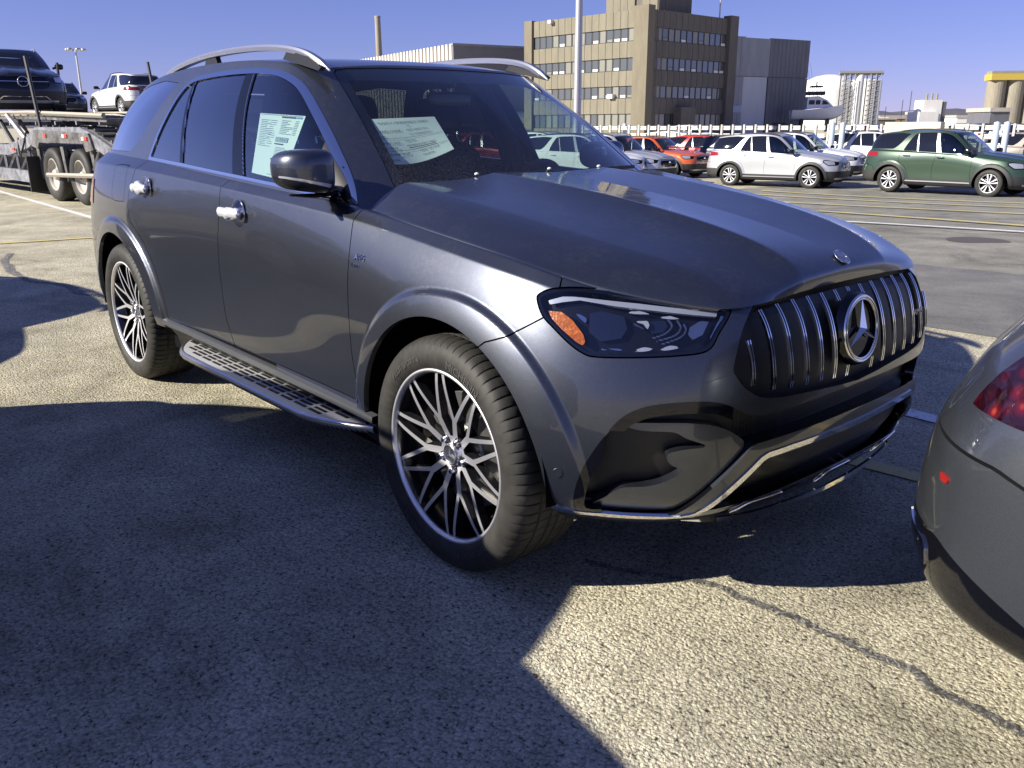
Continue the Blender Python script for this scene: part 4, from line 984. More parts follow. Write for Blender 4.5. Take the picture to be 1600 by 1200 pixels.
        if top.N[:, 2].mean() < 0: top = Mesh(top.P, top.T[:, ::-1])
        # slots
        Pw = -top.P[:, 1]; f = np.full(len(Pw), 1.0); ui = (top.P[:, 0] - xs[0]) / (xs[-1] - xs[0]); winv = np.interp(top.P[:, 0], xs, win); wov = np.interp(top.P[:, 0], xs, wo)
        pads = []
        for row in range(4):
            wc = .934 + .026 * row
            for i in range(15):
                xc = xs[0] + .085 + i * .115 + (row % 2) * 0; k_in = np.interp(xc, xs, wo) - .014 - wc
                hl_ = .042; 
                wa, wb = np.interp(xc - hl_, xs, wo), np.interp(xc + hl_, xs, wo)
                if min(wa, wb) < wc + .018 or np.interp(xc, xs, win) > wc - .014: continue
                x0, x1 = xc - hl_, min(xc + hl_, xs[-1] - .02)
                pads.append((x0, x1, wc))
        bm = M_(flange(join(top), .0)).obj('running_board', [BOARDM], root)
        edge = gridmesh(np.stack([np.stack([xs, -(wo + a), zt + b], -1) for a, b in ((-.004, .001), (.006, .003), (.014, -.004), (.016, -.016), (.008, -.030), (-.03, -.045), (-.08, -.045))], 1))
        if edge.N[:, 1].mean() > 0: edge = Mesh(edge.P, edge.T[:, ::-1])
        nn = len(edge.T); k_ = np.zeros(len(edge.T), int); cz = edge.P[edge.T].mean(1)[:, 2]; edge.M[cz < .340] = 1
        M_(edge).obj('board_edge', [SATIN, SATBLK], bm)
        inr = tube(np.stack([xs, -(win + .004), zt + .004], -1), .006, 6); M_(inr).obj('board_bead', [SATIN], bm)
        if full and sg < 0:
            pm = None
            for (x0, x1, wc) in pads:
                o = box(-(x1 - x0) / 2, (x1 - x0) / 2, -.0058, .0058, 0, .003)
                if pm is None or abs((x1 - x0) - pml) > .003: pm = raw_mesh('rubber_pad', o.P, o.T, o.N, [SATBLK], False); pml = x1 - x0
                link('rubber_pad', pm, bm, ((x0 + x1) / 2, -wc, .3625))
        wheels = [make_wheel(root, 0.0, sg, track=.978), make_wheel(root, -2.995, sg, track=.980)]
    # parking sensor, badges
    cabin(root, full)
def cabin(root, full=True):
    def seat(x, y, name='front_seat', w=.52, base=.62):
        ms = [superell((x, y, base + .02), (.27, w / 2, .09), .45, .45, 24, 14), None]
        bk = superell((0, 0, 0), (.085, w / 2 * .96, .34), .5, .45, 24, 20).xf(np.array(Matrix.Rotation(math.radians(-16), 3, 'Y')), (x - .30, y, base + .38))
        hr = superell((0, 0, 0), (.06, .145, .095), .6, .6, 20, 14).xf(np.array(Matrix.Rotation(math.radians(-12), 3, 'Y')), (x - .41, y, base + .84))
        ps = tube([(x - .39, y - .05, base + .68), (x - .41, y - .05, base + .8)], .008, 6); p2 = ps.xf(t=(0, .1, 0))
        m = join(ms[0], bk).obj(name, [LEATHER], root); hr.obj('headrest', [LEATHER], m); join(ps, p2).obj('headrest_post', [CHROME], m)
    for s in (-1, 1): seat(-1.42, s * .40)
    for s in (-1, 0, 1): seat(-2.35, s * .46, 'rear_seat', .45, .66)
    # dashboard top follows the windscreen base
    xs = np.linspace(-.50, -.98, 10); ys = np.linspace(-.74, .74, 25); X, Y = np.meshgrid(xs, ys, indexing='ij')
    Z = 1.158 + .0 * X - .05 * ((X + .50) / .48) ** 2 * 0 + .02 * np.cos(Y / .74 * 1.3) - .12 * np.clip((-.86 - X) / .12, 0, 1) ** 1.5 + .022 * np.exp(-((Y - .40) / .20) ** 2) * np.clip((-.55 - X) / .2, 0, 1)
    d = gridmesh(np.stack([X, Y, Z], -1));
    if d.N[:, 2].mean() < 0: d = Mesh(d.P, d.T[:, ::-1])
    d = join(d, box(-.98, -.93, -.74, .74, .70, 1.055)); dash = d.obj('dashboard', [DASHM], root)
    scr = box(-.965, -.95, -.05, .62, 1.09, 1.19).xf(); scr.obj('display_screen', [GLOSSBLK], dash)
    R = np.array(Matrix.Rotation(math.radians(-66), 3, 'Y')) 
    st = torus(.185, .0155, 0, 56, 10)                       # facing -y
    st = st.xf(rot_to((-math.cos(math.radians(22)), 0, math.sin(math.radians(22)))), (-1.065, .40, 1.075))
    hub = superell((0, 0, 0), (.075, .022, .055), .6, .6, 20, 12).xf(rot_to((-.93, 0, .37)), (-1.05, .40, 1.07))
    sp = join(tube([(-1.06, .22, 1.08), (-1.05, .40, 1.07), (-1.06, .58, 1.08)], .014, 8), tube([(-1.05, .40, 1.07), (-1.00, .40, .93)], .014, 8))
    join(st, hub, sp).obj('steering_wheel', [CABIN], root)
    rm = superell((-1.20, 0, 1.525), (.022, .12, .036), .5, .5, 24, 12); rm = join(rm, tube([(-1.19, 0, 1.53), (-1.26, 0, 1.60)], .012, 8), superell((-1.29, 0, 1.60), (.08, .075, .025), .6, .5, 20, 10)); rm.obj('rear_view_mirror', [GLOSSBLK], root)
    join(box(-2.7, -.95, -.84, .84, .34, .36), box(-2.9, -2.6, -.7, .7, .36, 1.1), box(-3.6, -2.9, -.7, .7, 1.04, 1.06), box(-.93, -.50, -.78, .78, .36, 1.10)).obj('cabin_floor', [CABIN], root)
    for s in (-1, 1):
        bp = tube([(-1.70, s * .60, 1.60), (-1.62, s * .71, 1.35), (-1.58, s * .78, 1.10)], .03, 8, rr=[(.03, .05), (.03, .06), (.03, .07)]); bp.obj('pillar_trim', [CABIN], root)
        bl = tube([(-1.64, s * .59, 1.55), (-1.60, s * .66, 1.35), (-1.55, s * .72, 1.10), (-1.5, s * .74, .7)], .02, 4, rr=[(.003, .022)] * 4); bl.obj('seat_belt', [CABIN], root)
DASHM = mat('soft_dashboard', (.014, .014, .016), .6, build=lambda nt, b: bump(nt, noise(nt, 400, 2, .5, N(nt, 'ShaderNodeTexCoord').outputs['Object']).outputs[0], .2, .0006, b))
BOARDM = mat('brushed_board', (.62, .62, .63), .5, .45)
SILLM = mat('painted_sill', (.16, .165, .175), .35, .6, coat=.5)
def wipers(root):
    pts = crom([(-.50, -.55, 1.165), (-.57, -.40, 1.214), (-.575, -.2, 1.224), (-.572, .05, 1.230), (-.57, .10, 1.23)], 6, False)
    pts2 = crom([(-.50, .05, 1.19), (-.545, .15, 1.222), (-.565, .35, 1.228), (-.60, .60, 1.228)], 6, False)
    for p in (pts, pts2): sweep(p, [(-.009, -.006), (-.009, .006), (.009, .009), (.009, -.006)]).obj('wiper', [SATBLK], root)
    for y, x, z in ((-.38, -.535, 1.236), (.0, -.53, 1.243), (.30, -.535, 1.243)): superell((x, y, z), (.009, .010, .006), 1, 1, 10, 8).obj('washer_nozzle', [PAPER], root)

def hero_badges(root, belt):
    sxx = None
    # small badge on fender
    kd = None
    t = join(text_mesh('AMG', .030, extrude=.0015).xf(t=(0, 0, .012)), text_mesh('TURBO', .016, extrude=.001).xf(t=(-.02, 0, -.012)))
    c = t.P.copy(); w = .950; P = np.stack([-.515 + t.P[:, 0] * 1.0, -.9525 + t.P[:, 1], .957 + t.P[:, 2]], -1)
    # lie on the skin
    from mathutils.kdtree import KDTree
    sel = np.where((belt.P[:, 0] > -.65) & (belt.P[:, 0] < -.3) & (belt.P[:, 2] > .9) & (belt.P[:, 2] < 1.05))[0]
    k = KDTree(len(sel)); [k.insert((belt.P[i, 0], belt.P[i, 2], 0), int(i)) for i in sel]; k.balance()
    for i in range(len(P)): j = k.find((P[i, 0], P[i, 2], 0))[1]; P[i, 1] = belt.P[j, 1] - .002 + t.P[i, 1]
    Mesh(P, t.T).obj('fender_badge', [CHROME], root)
    # hood emblem
    n = A([.62, 0, .78]); e = join(torus(.027, .003, 0, 40, 8), disc((0, -.001, 0), .027, (0, -1, 0), 32), star_mesh(.024, .002, -.002), torus(.019, .0015, -.001, 32, 6)).xf(rot_to(n / np.linalg.norm(n)), (.772, 0, 1.0235)); e.obj('hood_badge', [SATIN], root)
    # sensor
    for x, w, z, nn in ((.500, .9455, .487, (.62, -.78, 0)),):
        e = join(disc((0, -.002, 0), .012, (0, -1, 0), 20), torus(.013, .0012, 0, 24, 6)).xf(rot_to(A(nn)), (x, -w, z)); e.obj('parking_sensor', [PAINT], root)
# ======================= other cars on the same skin =======================
def lin(v, a, b): return np.interp(v, a, b)
def fn_compact(P):
    x = lin(P[:, 0], [-4.06, -2.995, 0, .87], [-3.70, -2.67, 0, .90]); z = lin(P[:, 2], [0, .30, .45, .85, 1.12, 1.26, 1.66, 1.75], [0, .24, .36, .75, 1.02, 1.14, 1.60, 1.70])
    y = P[:, 1] * .925; up = np.clip((z - 1.1) / .5, 0, 1)
    x = x + up * .10 * np.clip((x + 1.0) / 1.0, -.0, 1) - up * .22 * np.clip((-2.2 - x) / 1.2, 0, 1) + .0
    return np.stack([x, y * (1 - .02 * up), z], 1)
def fn_cross(P):
    Q = fn_compact(P); Q[:, 2] = lin(Q[:, 2], [0, .8, 1.14, 1.7], [0, .80, 1.05, 1.55]); return Q
def fn_big(P):
    return np.stack([P[:, 0] * 1.02, P[:, 1] * 1.0, lin(P[:, 2], [0, .3, 1.0, 1.25, 1.75], [0, .30, 1.03, 1.30, 1.80])], 1)
def fn_sedan(P):
    z = lin(P[:, 2], [0, .30, .38, .50, .67, .87, 1.06, 1.215, 1.27, 1.70], [0, .38, .42, .50, .62, .80, .95, 1.05, 1.09, 1.44]); x = P[:, 0].copy()
    x = x + np.clip((P[:, 2] - 1.24) / .45, 0, 1) * np.clip((-1.9 - x) / 1.6, 0, 1) * .75
    x = x + .06 * np.clip((P[:, 2] - .85) / .4, 0, 1) * np.clip((-3.3 - P[:, 0]) / .4, 0, 1)
    return np.stack([x, P[:, 1] * .95, z], 1)
LAMPC = mat('bright_headlamp', (.55, .57, .62), .08, .6, coat=1)
SKID = mat('silver_skid_trim', (.45, .46, .48), .35, .8)
REDGLOW = mat('red_tail_lamp', (.26, .010, .008), .15, 0, coat=1)
CLAD = mat('grey_black_cladding', (.030, .030, .031), .55)
TAILIN = None
def dark_red(nt, b):
    tc = N(nt, 'ShaderNodeTexCoord'); v = N(nt, 'ShaderNodeTexVoronoi'); v.inputs['Scale'].default_value = 26; v.inputs['Randomness'].default_value = .8; nt.links.new(tc.outputs['Object'], v.inputs['Vector'])
    c = ramp(nt, v.outputs['Distance'], [(.05, (.30, .03, .004)), (.25, (.075, .002, .002)), (.6, (.014, .0006, .001))]); nt.links.new(c.outputs[0], b.inputs['Base Color'])
    bump(nt, v.outputs['Distance'], .5, .02, b)
TAILM = mat('tail_lamp_lens', (.4, .01, .01), .12, 0, coat=1, build=dark_red)
def compact_front(base, bum, rbp, addc, add, paint, root, fin, style):
    sedan = style == 'sedan'
    zc = .64 if not sedan else .44
    q = lambda m: sdf(Qq(m), GR if style != 'compact' else GRC)
    b0 = clip(bum, -q(bum) - .002)
    addc('front_bumper', clip(b0, b0.P[:, 2] - zc), [paint], fl=.02); addc('lower_bumper', clip(b0, zc - b0.P[:, 2]), [CLAD])
    g = addc('grille', clip(bum, q(bum)), [GLOSSBLK])
    r_ = clip(offset(bum, .006), np.minimum(q(bum), .014 - q(bum))); addc('grille_frame', r_, [SKID if style == 'compact' else GLOSSBLK], fl=.01, parent=g)
    hl = clip(offset(bum, .0), sdf(Qq(bum), HL)) ; hl = clip(base, sdf(Qq(base), HL))
    add('headlight', hl, [GLOSSBLK if style == 'compact' else LAMPBLK], mirror=True)
    hq = sdf(Qq(base), HL); add('lamp_unit', clip(offset(base, .004), np.minimum(hq - .022, Qq(base)[:, 0] - .03)), [LAMPC], mirror=True)
    skid = clip(offset(bum, .008), np.minimum(.03 - np.abs(bum.P[:, 2] - .40), .02 - Qq(bum)[:, 0])); addc('skid_trim', skid, [SKID], fl=.01)
    if style == 'electric':
        R90 = A([[0, -1, 0], [1, 0, 0], [0, 0, 1]])
        join(torus(.115, .010, 0, 48, 8), star_mesh(.108, .02, 0)).xf(R90, (.915, 0, .86)).obj('star_emblem', [CHROME], root)
        ln = clip(offset(bum, .012), np.minimum(.008 - np.abs(bum.P[:, 2] - .84), -.17 - Qq(bum)[:, 0])); addc('chrome_line', ln, [CHROME], fl=.008)
        ch = clip(offset(bum, .008), .009 - seg_dist(Qq(bum), CHR)); addc('chrome_bumper_trim', ch, [CHROME], fl=.01)
    if style == 'compact':
        R90 = A([[0, -1, 0], [1, 0, 0], [0, 0, 1]]); e = fn_compact(A([[.86, 0, .84]]))[0]
        superell(tuple(e + [.01, 0, 0]), (.015, .065, .035), .8, 1, 20, 10).obj('oval_badge', [CHROME], root)
    tg = clip(base, np.minimum(-3.0 - base.P[:, 0], .5 + base.P[:, 1])) if False else clip(base, np.minimum(-3.0 - base.P[:, 0], base.P[:, 1] + .5))
    tg = clip(tg, tg.P[:, 2] - .86); addc('tailgate', tg, [paint], fl=.01)
    zr = .66 if not sedan else .60
    zz_ = (lambda m: m.P[:, 2] - (zr if not sedan else .42 + .22 * np.clip((-3.45 - m.P[:, 0]) / .4, 0, 1)))
    addc('rear_bumper', clip(rbp, zz_(rbp)), [paint], fl=.02); addc('rear_lower_bumper', clip(rbp, -zz_(rbp)), [CLAD if not sedan else GLOSSBLK], fl=.01)
    rear = clip(base, -3.2 - base.P[:, 0]); X, Wd, Z = rear.P[:, 0], -rear.P[:, 1], rear.P[:, 2]
    if sedan:
        f = np.minimum(np.minimum(Z - .965, 1.255 - Z), np.minimum(-3.30 - X, Wd - .775)); f2 = np.minimum(f, .006 - f)
        o = add('tail_lamp', clip(offset(rear, .004), f), [TAILM], fl=.01, mirror=True); 
        f = np.minimum(np.minimum(Z - .765, .795 - Z), np.minimum(.838 - Wd, Wd - .812)); add('rear_reflector', clip(offset(rear, .004), f), [REDGLOW], fl=.006, mirror=True)
        f = np.minimum(np.minimum(Z - .52, .60 - Z), np.minimum(.82 - Wd, Wd - .66)); add('exhaust_trim', clip(offset(rear, .005), f), [CHROME], fl=.012, mirror=True)
    else:
        f = np.minimum(np.minimum(Z - 1.06, 1.20 - Z), np.minimum(-3.42 - X, Wd - .46)); add('tail_lamp', clip(offset(rear, .006), f), [REDGLOW], fl=.01, mirror=True)
        if style == 'compact': box(-3.77, -3.73, -.26, .26, .80, .93).obj('plate_recess', [GLOSSBLK], root)
GRC = crom([(-.20, .79), (-.235, .90), (-.30, .915), (-.56, .915), (-.80, .915), (-.80, .68), (-.56, .68), (-.33, .69)], 4)
def make_other(name, label, cat, paint, style='compact', fn=None, group=None, wheel='five', glass=None):
    t = thing(name, label, cat, group=group)
    fn = fn or fn_compact
    build_suv(t, hi=False, paint=paint, fn=fn, style=style)
    comp = style == 'compact'
    # side cladding band over the arches and along the rocker
    belt = belt_mesh(240, 60); b = clip(belt, arch_f(belt)); b = clip(b, np.where(b.P[:, 1] < -.6, 1., -1.))
    if comp:
        for ax, az in ARCH:
            r = np.hypot(b.P[:, 0] - ax, b.P[:, 2] - az); f = np.minimum(.535 - r, b.P[:, 2] - .36); m = clip(offset(b, .006), f); m = flange(Mesh(fn(m.P), m.T), .02)
            for mm in (m, m.mirror()): mm.obj('arch_cladding', [CLAD], t)
    f = np.minimum(.50 - b.P[:, 2], np.minimum(b.P[:, 0] + 2.56, -.43 - b.P[:, 0])); m = clip(b, f); m = Mesh(fn(m.P), m.T)
    for mm in (m, m.mirror()): mm.obj('rocker_cladding', [CLAD if style != 'sedan' else paint], t)
    if comp:
        for sg in (-1, 1): sweep([(-2.25, sg * .895, .335), (-.42, sg * .885, .335)], [(-.012, -.018), (-.012, .018), (.012, .014), (.012, -.014)]).obj('sill_trim', [SKID], t)
    # mirrors, handles, rails
    sc = .9 if comp else 1
    for sg in (-1, 1):
        c = fn(A([[-.66, -1.03, 1.25]]))[0]; c = c * [1, -sg, 1]
        join(superell(tuple(c), (.07, .10, .07), .6, .6, 20, 14), tube([c, c * [1, .86, 1] + [-.05, 0, -.04]], .03, 6)).obj('door_mirror', [GLOSSBLK], t)
        for x, z in ((-2.50, 1.10), (-1.465, 1.07)):
            h = fn(A([[x, -.985, z]]))[0] * [1, -sg, 1]; superell(tuple(h), (.10, .018, .018), .7, .6, 14, 8).obj('door_handle', [paint], t)
        if style in ('compact', 'electric'):
            rp = fn(crom(A([(-1.30, -.60, 1.66), (-1.45, -.615, 1.70), (-1.9, -.625, 1.735), (-2.4, -.622, 1.735), (-2.8, -.615, 1.70), (-2.92, -.61, 1.665)]), 4, False)) * [1, -sg, 1]; tube(rp, .018, 8).obj('roof_rail', [SATBLK if comp else SATINRAIL], t)
    R, wb, tr = (.350, -2.67, .885) if comp else (.37, -2.995, .93)
    for sg in (-1, 1):
        for x in (0, wb):
            w = make_wheel(t, x, sg, z=R, track=tr, kind=wheel)
            if not comp: w.scale = (R / .35,) * 3
    sh = superell((-1.9, 0, .75), (1.5, .66, .30), .3, .3, 12, 8).obj('cabin_floor', [CABIN], t)
    for x in (-1.35, -2.15):
        for y in (-.37, .37): superell((x - .12, y, 1.05), (.09, .21, .30), .5, .5, 12, 8).obj('seat', [LEATHER], t)
    return t
# ======================= the place =======================
FH = A([math.cos(YAW), math.sin(YAW), 0]); RH = A([math.sin(YAW), -math.cos(YAW), 0]); C0 = A([CAMP[0], CAMP[1], 0])
def wp(L, D, z=0.0): return C0 + RH * L + FH * D + A([0, 0, z])      # site grid: L metres to the right of, D metres beyond the viewpoint
def sm(t): t = np.clip(t, 0, 1); return t * t * (3 - 2 * t)
def hgt(L, D): return -.56 * sm((D - 7) / 20) * sm((L + 5) / 9)
def LD(x, y):
    dx, dy = x - CAMP[0], y - CAMP[1]; return dx * RH[0] + dy * RH[1], dx * FH[0] + dy * FH[1]
def hxy(x, y): return hgt(*LD(x, y))
def heading(dL, dD): v = RH * dL + FH * dD; return math.atan2(v[1], v[0])
def ground_sheet(X, Y, dz): 
    Z = np.array([[hxy(x, y) for x, y in zip(a, b)] for a, b in zip(X, Y)]) + dz
    m = gridmesh(np.stack([X, Y, Z], -1)); return m if m.N[:, 2].mean() > 0 else Mesh(m.P, m.T[:, ::-1])

def asphalt_b(kind):
    def b_(nt, b):
        tc = N(nt, 'ShaderNodeTexCoord'); v = tc.outputs['Object']
        big = noise(nt, .35, 5, .6, v, .8); mid = noise(nt, 2.2, 5, .65, v, .4)
        vo = N(nt, 'ShaderNodeTexVoronoi'); vo.inputs['Scale'].default_value = 95 if kind == 'old' else 150; nt.links.new(v, vo.inputs['Vector'])
        # jitter so the stones differ in size
        nj = noise(nt, 60, 2, .5, v); mv = N(nt, 'ShaderNodeMix', data_type='VECTOR'); 
        dj = N(nt, 'ShaderNodeVectorMath', operation='MULTIPLY_ADD'); nt.links.new(nj.outputs['Color'], dj.inputs[0]); dj.inputs[1].default_value = (.012,) * 3; nt.links.new(v, dj.inputs[2]); nt.links.new(dj.outputs[0], vo.inputs['Vector'])
        gr = noise(nt, 420, 3, .7, v)
        pit = noise(nt, 62, 4, .72, v, .3)
        if kind == 'old':
            stops = [(.0, (.45, .42, .31)), (.5, (.60, .56, .42)), (1, (.72, .675, .52))]
        elif kind == 'lane': stops = [(.0, (.155, .153, .15)), (.5, (.185, .182, .178)), (1, (.225, .22, .212))]
        else: stops = [(.0, (.20, .197, .175)), (.5, (.26, .255, .225)), (1, (.33, .322, .285))]
        col = ramp(nt, math_(nt, 'ADD', math_(nt, 'MULTIPLY', mid.outputs[0], .5), math_(nt, 'MULTIPLY', big.outputs[0], .5)), [(.38 + .24 * p, c) for p, c in stops]).outputs[0]
        stone = ramp(nt, vo.outputs['Color'], [(0, (.72, .70, .68)), (.5, (1.04, 1.04, 1.04)), (1, (1.38, 1.37, 1.33))]).outputs[0]
        col = mixc(nt, .8 if kind != 'lane' else .5, col, stone, 'MULTIPLY')
        gap = ramp(nt, vo.outputs['Distance'], [(.45, (1, 1, 1)), (.80, (.58, .57, .56))]).outputs[0]
        pitc = ramp(nt, pit.outputs[0], [(.36, (.15, .145, .145)), (.44, (1, 1, 1))]).outputs[0]
        col = mixc(nt, 1 if kind == 'old' else .5, col, gap, 'MULTIPLY'); col = mixc(nt, 1 if kind == 'old' else .6, col, pitc, 'MULTIPLY')
        st = noise(nt, .9, 6, .7, v, 1.2); stc = ramp(nt, st.outputs[0], [(.28, (.52, .51, .50)), (.46, (.95, .95, .95)), (.68, (1.22, 1.21, 1.19))]).outputs[0]; col = mixc(nt, .9, col, stc, 'MULTIPLY')
        sp = noise(nt, 7, 5, .7, v, .6); spc = ramp(nt, sp.outputs[0], [(.27, (.45, .44, .43)), (.34, (1, 1, 1))]).outputs[0]; col = mixc(nt, .8, col, spc, 'MULTIPLY')
        nt.links.new(col, b.inputs['Base Color'])
        hgt_ = math_(nt, 'ADD', math_(nt, 'MULTIPLY', math_(nt, 'SUBTRACT', 1.0, vo.outputs['Distance']), .55), math_(nt, 'ADD', math_(nt, 'MULTIPLY', pit.outputs[0], 1.3), math_(nt, 'MULTIPLY', gr.outputs[0], .25)))
        bump(nt, hgt_, 1.0 if kind == 'old' else .6, .009 if kind == 'old' else .004, b)
    return b_
ASPH = mat('worn_coarse_asphalt', (.25, .23, .2), .88, build=asphalt_b('old'), spec=.25)
ASPH2 = mat('grey_asphalt', (.2, .2, .18), .88, build=asphalt_b('mid'), spec=.25)
ASPHL = mat('smooth_lane_asphalt', (.15, .15, .15), .8, build=asphalt_b('lane'), spec=.3)
def worn_paint(c):
    def f(nt, b):
        tc = N(nt, 'ShaderNodeTexCoord'); n = noise(nt, 28, 5, .75, tc.outputs['Object']); k = ramp(nt, n.outputs[0], [(.36, (0, 0, 0)), (.44, (1, 1, 1))]).outputs[0]
        nt.links.new(mixc(nt, k, (.32, .30, .26), c), b.inputs['Base Color']); bump(nt, n.outputs[0], .5, .004, b)
    return f
WLINE = mat('worn_white_marking', (.7, .7, .7), .7, build=worn_paint((.80, .80, .80)))
YLINE = mat('worn_yellow_marking', (.6, .5, .1), .7, build=worn_paint((.66, .56, .20)))
YFAINT = mat('faded_yellow_marking', (.4, .35, .15), .8, build=worn_paint((.62, .52, .22)))

# ground: one sheet to the horizon, finely divided near by
Ls = np.concatenate([[-4000, -800, -200, -80, -40], np.arange(-25, 31, 1.0), [45, 80, 200, 800, 4000]]); Ds = np.concatenate([[-400, -60, -20], np.arange(-10, 32, 1.0), [40, 60, 100, 200, 600, 4500]])
GL, GD = np.meshgrid(Ls, Ds, indexing='ij'); XY = C0[None, None, :2] + GL[..., None] * RH[:2] + GD[..., None] * FH[:2]
g = gridmesh(np.concatenate([XY, hgt(GL, GD)[..., None]], -1)); g = g if g.N[:, 2].mean() > 0 else Mesh(g.P, g.T[:, ::-1])
tag(g.obj('ground', [ASPH]), 'pale worn coarse asphalt of the car storage lot', None, kind='structure')
xs = np.linspace(-14, 32, 70); ys = np.linspace(0, 1, 8); X, U = np.meshgrid(xs, ys, indexing='ij')
y0 = 3.77 + .13 * (X + .5) * .5 * 0 + .06 * (X + .2) * .6 + .02 * np.sin(X * 2.1); y1 = 6.72 + .02 * X
tag(ground_sheet(X, y0 + (y1 - y0) * U, .004).obj('road', [ASPHL]), 'smooth darker grey driving lane between the parking rows', None, kind='structure')
X, U = np.meshgrid(np.linspace(-14, 60, 60), np.linspace(0, 1, 50), indexing='ij'); tag(ground_sheet(X, (6.70 + .02 * X) + U * 62, .0035).obj('pavement', [ASPH2]), 'grey asphalt of the storage area beyond the lane', None, kind='structure')
def strip(a, b, w, m, label, dz=.009, n=24, name='road_marking', cat='marking', group='painted lines on the asphalt'):
    a, b = A(a[:2]), A(b[:2]); d = (b - a) / np.linalg.norm(b - a); nn = A([-d[1], d[0]]) * w / 2; t = np.linspace(0, 1, n)
    c = a + (b - a) * t[:, None]; X = np.stack([c[:, 0] - nn[0], c[:, 0] + nn[0]], 1); Y = np.stack([c[:, 1] - nn[1], c[:, 1] + nn[1]], 1)
    o = ground_sheet(X, Y, dz).obj(name, [m]); tag(o, label, cat, group); return o
def ext(a, b, k0, k1): a, b = A(a), A(b); return a + (b - a) * k0, a + (b - a) * k1
strip(*ext((-4.72, 11.18), (-2.29, 11.07), -.6, 4), .15, WLINE, 'white line across the far side of the driving lane', dz=.03, n=60)
for k, (a, b, lab) in enumerate([((-6.635, 13.651), (-2.698, 12.283), 'yellow line nearest to the white line across the lot'), ((-9.266, 16.629), (-3.79, 15.56), 'yellow line second from the white line'), ((-11.671, 19.291), (-4.612, 18.028), 'yellow line third from the white line'), ((-12.2, 20.8), (-5.16, 20.0), 'yellow line closest to the silver and green cars')]):
    strip(*ext(a, b, -.1, 1.8), .16, YLINE, lab, dz=.03, n=60)
strip((-10.55, -1.3), (-10.0, 1.6), .10, YLINE, 'yellow line behind the rear wheel of the parked dark grey SUV')
strip((-24, 1.95), (-11.5, 1.58), .11, WLINE, 'white line running under the car hauler')
strip((-3.2, 1.80), (2.6, 1.70), .12, WLINE, 'white line in the shade between grey SUV and grey sedan', dz=.006)
strip((-1.6, .70), (2.2, 1.10), .10, YFAINT, 'faded yellow line in the shade under the grey SUV bumper', dz=.005)
o = disc((-2.31, 9.47, hxy(-2.31, 9.47) + .010), .38, (0, 0, 1), 40).obj('manhole_cover', [mat('iron_cover', (.10, .085, .075), .7)]); tag(o, 'round rusty manhole cover in the asphalt of the lane', 'manhole cover')

# cracks: a ragged trough of loose tar and pale crumbs
def crack(pts, w, label, seed=1):
    rng = np.random.RandomState(seed); p = crom(A(pts), 10, False); n = len(p); t = np.gradient(p, axis=0); t /= np.linalg.norm(t, axis=1)[:, None]; nn = np.stack([-t[:, 1], t[:, 0]], 1)
    sm3 = lambda q: np.convolve(np.pad(q, 3, mode='edge'), np.ones(7) / 7, 'valid'); p = p + nn * (sm3(rng.randn(n)) * w * .22)[:, None]; wl = w * (.35 + sm3(rng.rand(n)) * .65) / 2; wr = w * (.35 + sm3(rng.rand(n)) * .65) / 2
    us = np.linspace(-1, 1, 7); P = np.array([[[*(p[i] + nn[i] * (u * (wr[i] if u > 0 else wl[i]))), hxy(*p[i]) + .003 + .002 * (1 - abs(u)) ] for u in us] for i in range(n)])
    m = gridmesh(P); m = m if m.N[:, 2].mean() > 0 else Mesh(m.P, m.T[:, ::-1]); o_ = m.obj('crack', [CRACKM]); at = o_.data.attributes.new('edge', 'FLOAT', 'POINT'); at.data.foreach_set('value', np.tile(1 - np.abs(us), n).astype(np.float32)); tag(o_, label, 'crack', 'cracks in the asphalt')
def crack_b(nt, b):
    tc = N(nt, 'ShaderNodeTexCoord'); v = tc.outputs['Object']; n = noise(nt, 45, 6, .8, v, 1.5); c = ramp(nt, n.outputs[0], [(.36, (.04, .04, .038)), (.46, (.12, .115, .105)), (.52, (.22, .21, .19)), (.60, (.62, .60, .55))]); nt.links.new(c.outputs[0], b.inputs['Base Color']); bump(nt, n.outputs[0], 1, .015, b)
    e = N(nt, 'ShaderNodeAttribute', attribute_name='edge'); n2 = noise(nt, 38, 8, .85, v, 1.6); al = math_(nt, 'GREATER_THAN', math_(nt, 'ADD', math_(nt, 'MULTIPLY', e.outputs['Fac'], .42), n2.outputs[0]), .70); nt.links.new(al, b.inputs['Alpha'])
CRACKM = mat('crumbled_crack', (.1, .1, .1), .8, build=crack_b)
crack([(.30, -.62), (.62, -.43), (.80, -.40), (.97, -.385), (1.10, -.375), (1.26, -.385), (1.42, -.42), (1.60, -.43), (1.9, -.46), (2.4, -.5)], .085, 'dark crumbling crack running under the grey sedan bumper', 3)
crack([(-9.3, -.35), (-8.6, -.50), (-7.9, -.60), (-7.1, -.62), (-6.6, -.45), (-6.1, -.45), (-5.6, -.30), (-5.0, -.2)], .20, 'rough crack with pale rubble behind the grey SUV', 5)
crack([(-7.7, .45), (-6.9, .52), (-6.1, .75), (-5.2, .95)], .06, 'thin dark crack beyond the rough one behind the grey SUV', 9)

# ----- the dark grey SUV in the middle, and its neighbours in the row
suv = thing('parked_suv', 'dark grey luxury SUV filling the middle, with multi-spoke wheels and a sheet behind its windscreen', 'SUV')
_belt = build_suv(suv); dress_suv(suv); wipers(suv); hero_badges(suv, _belt)
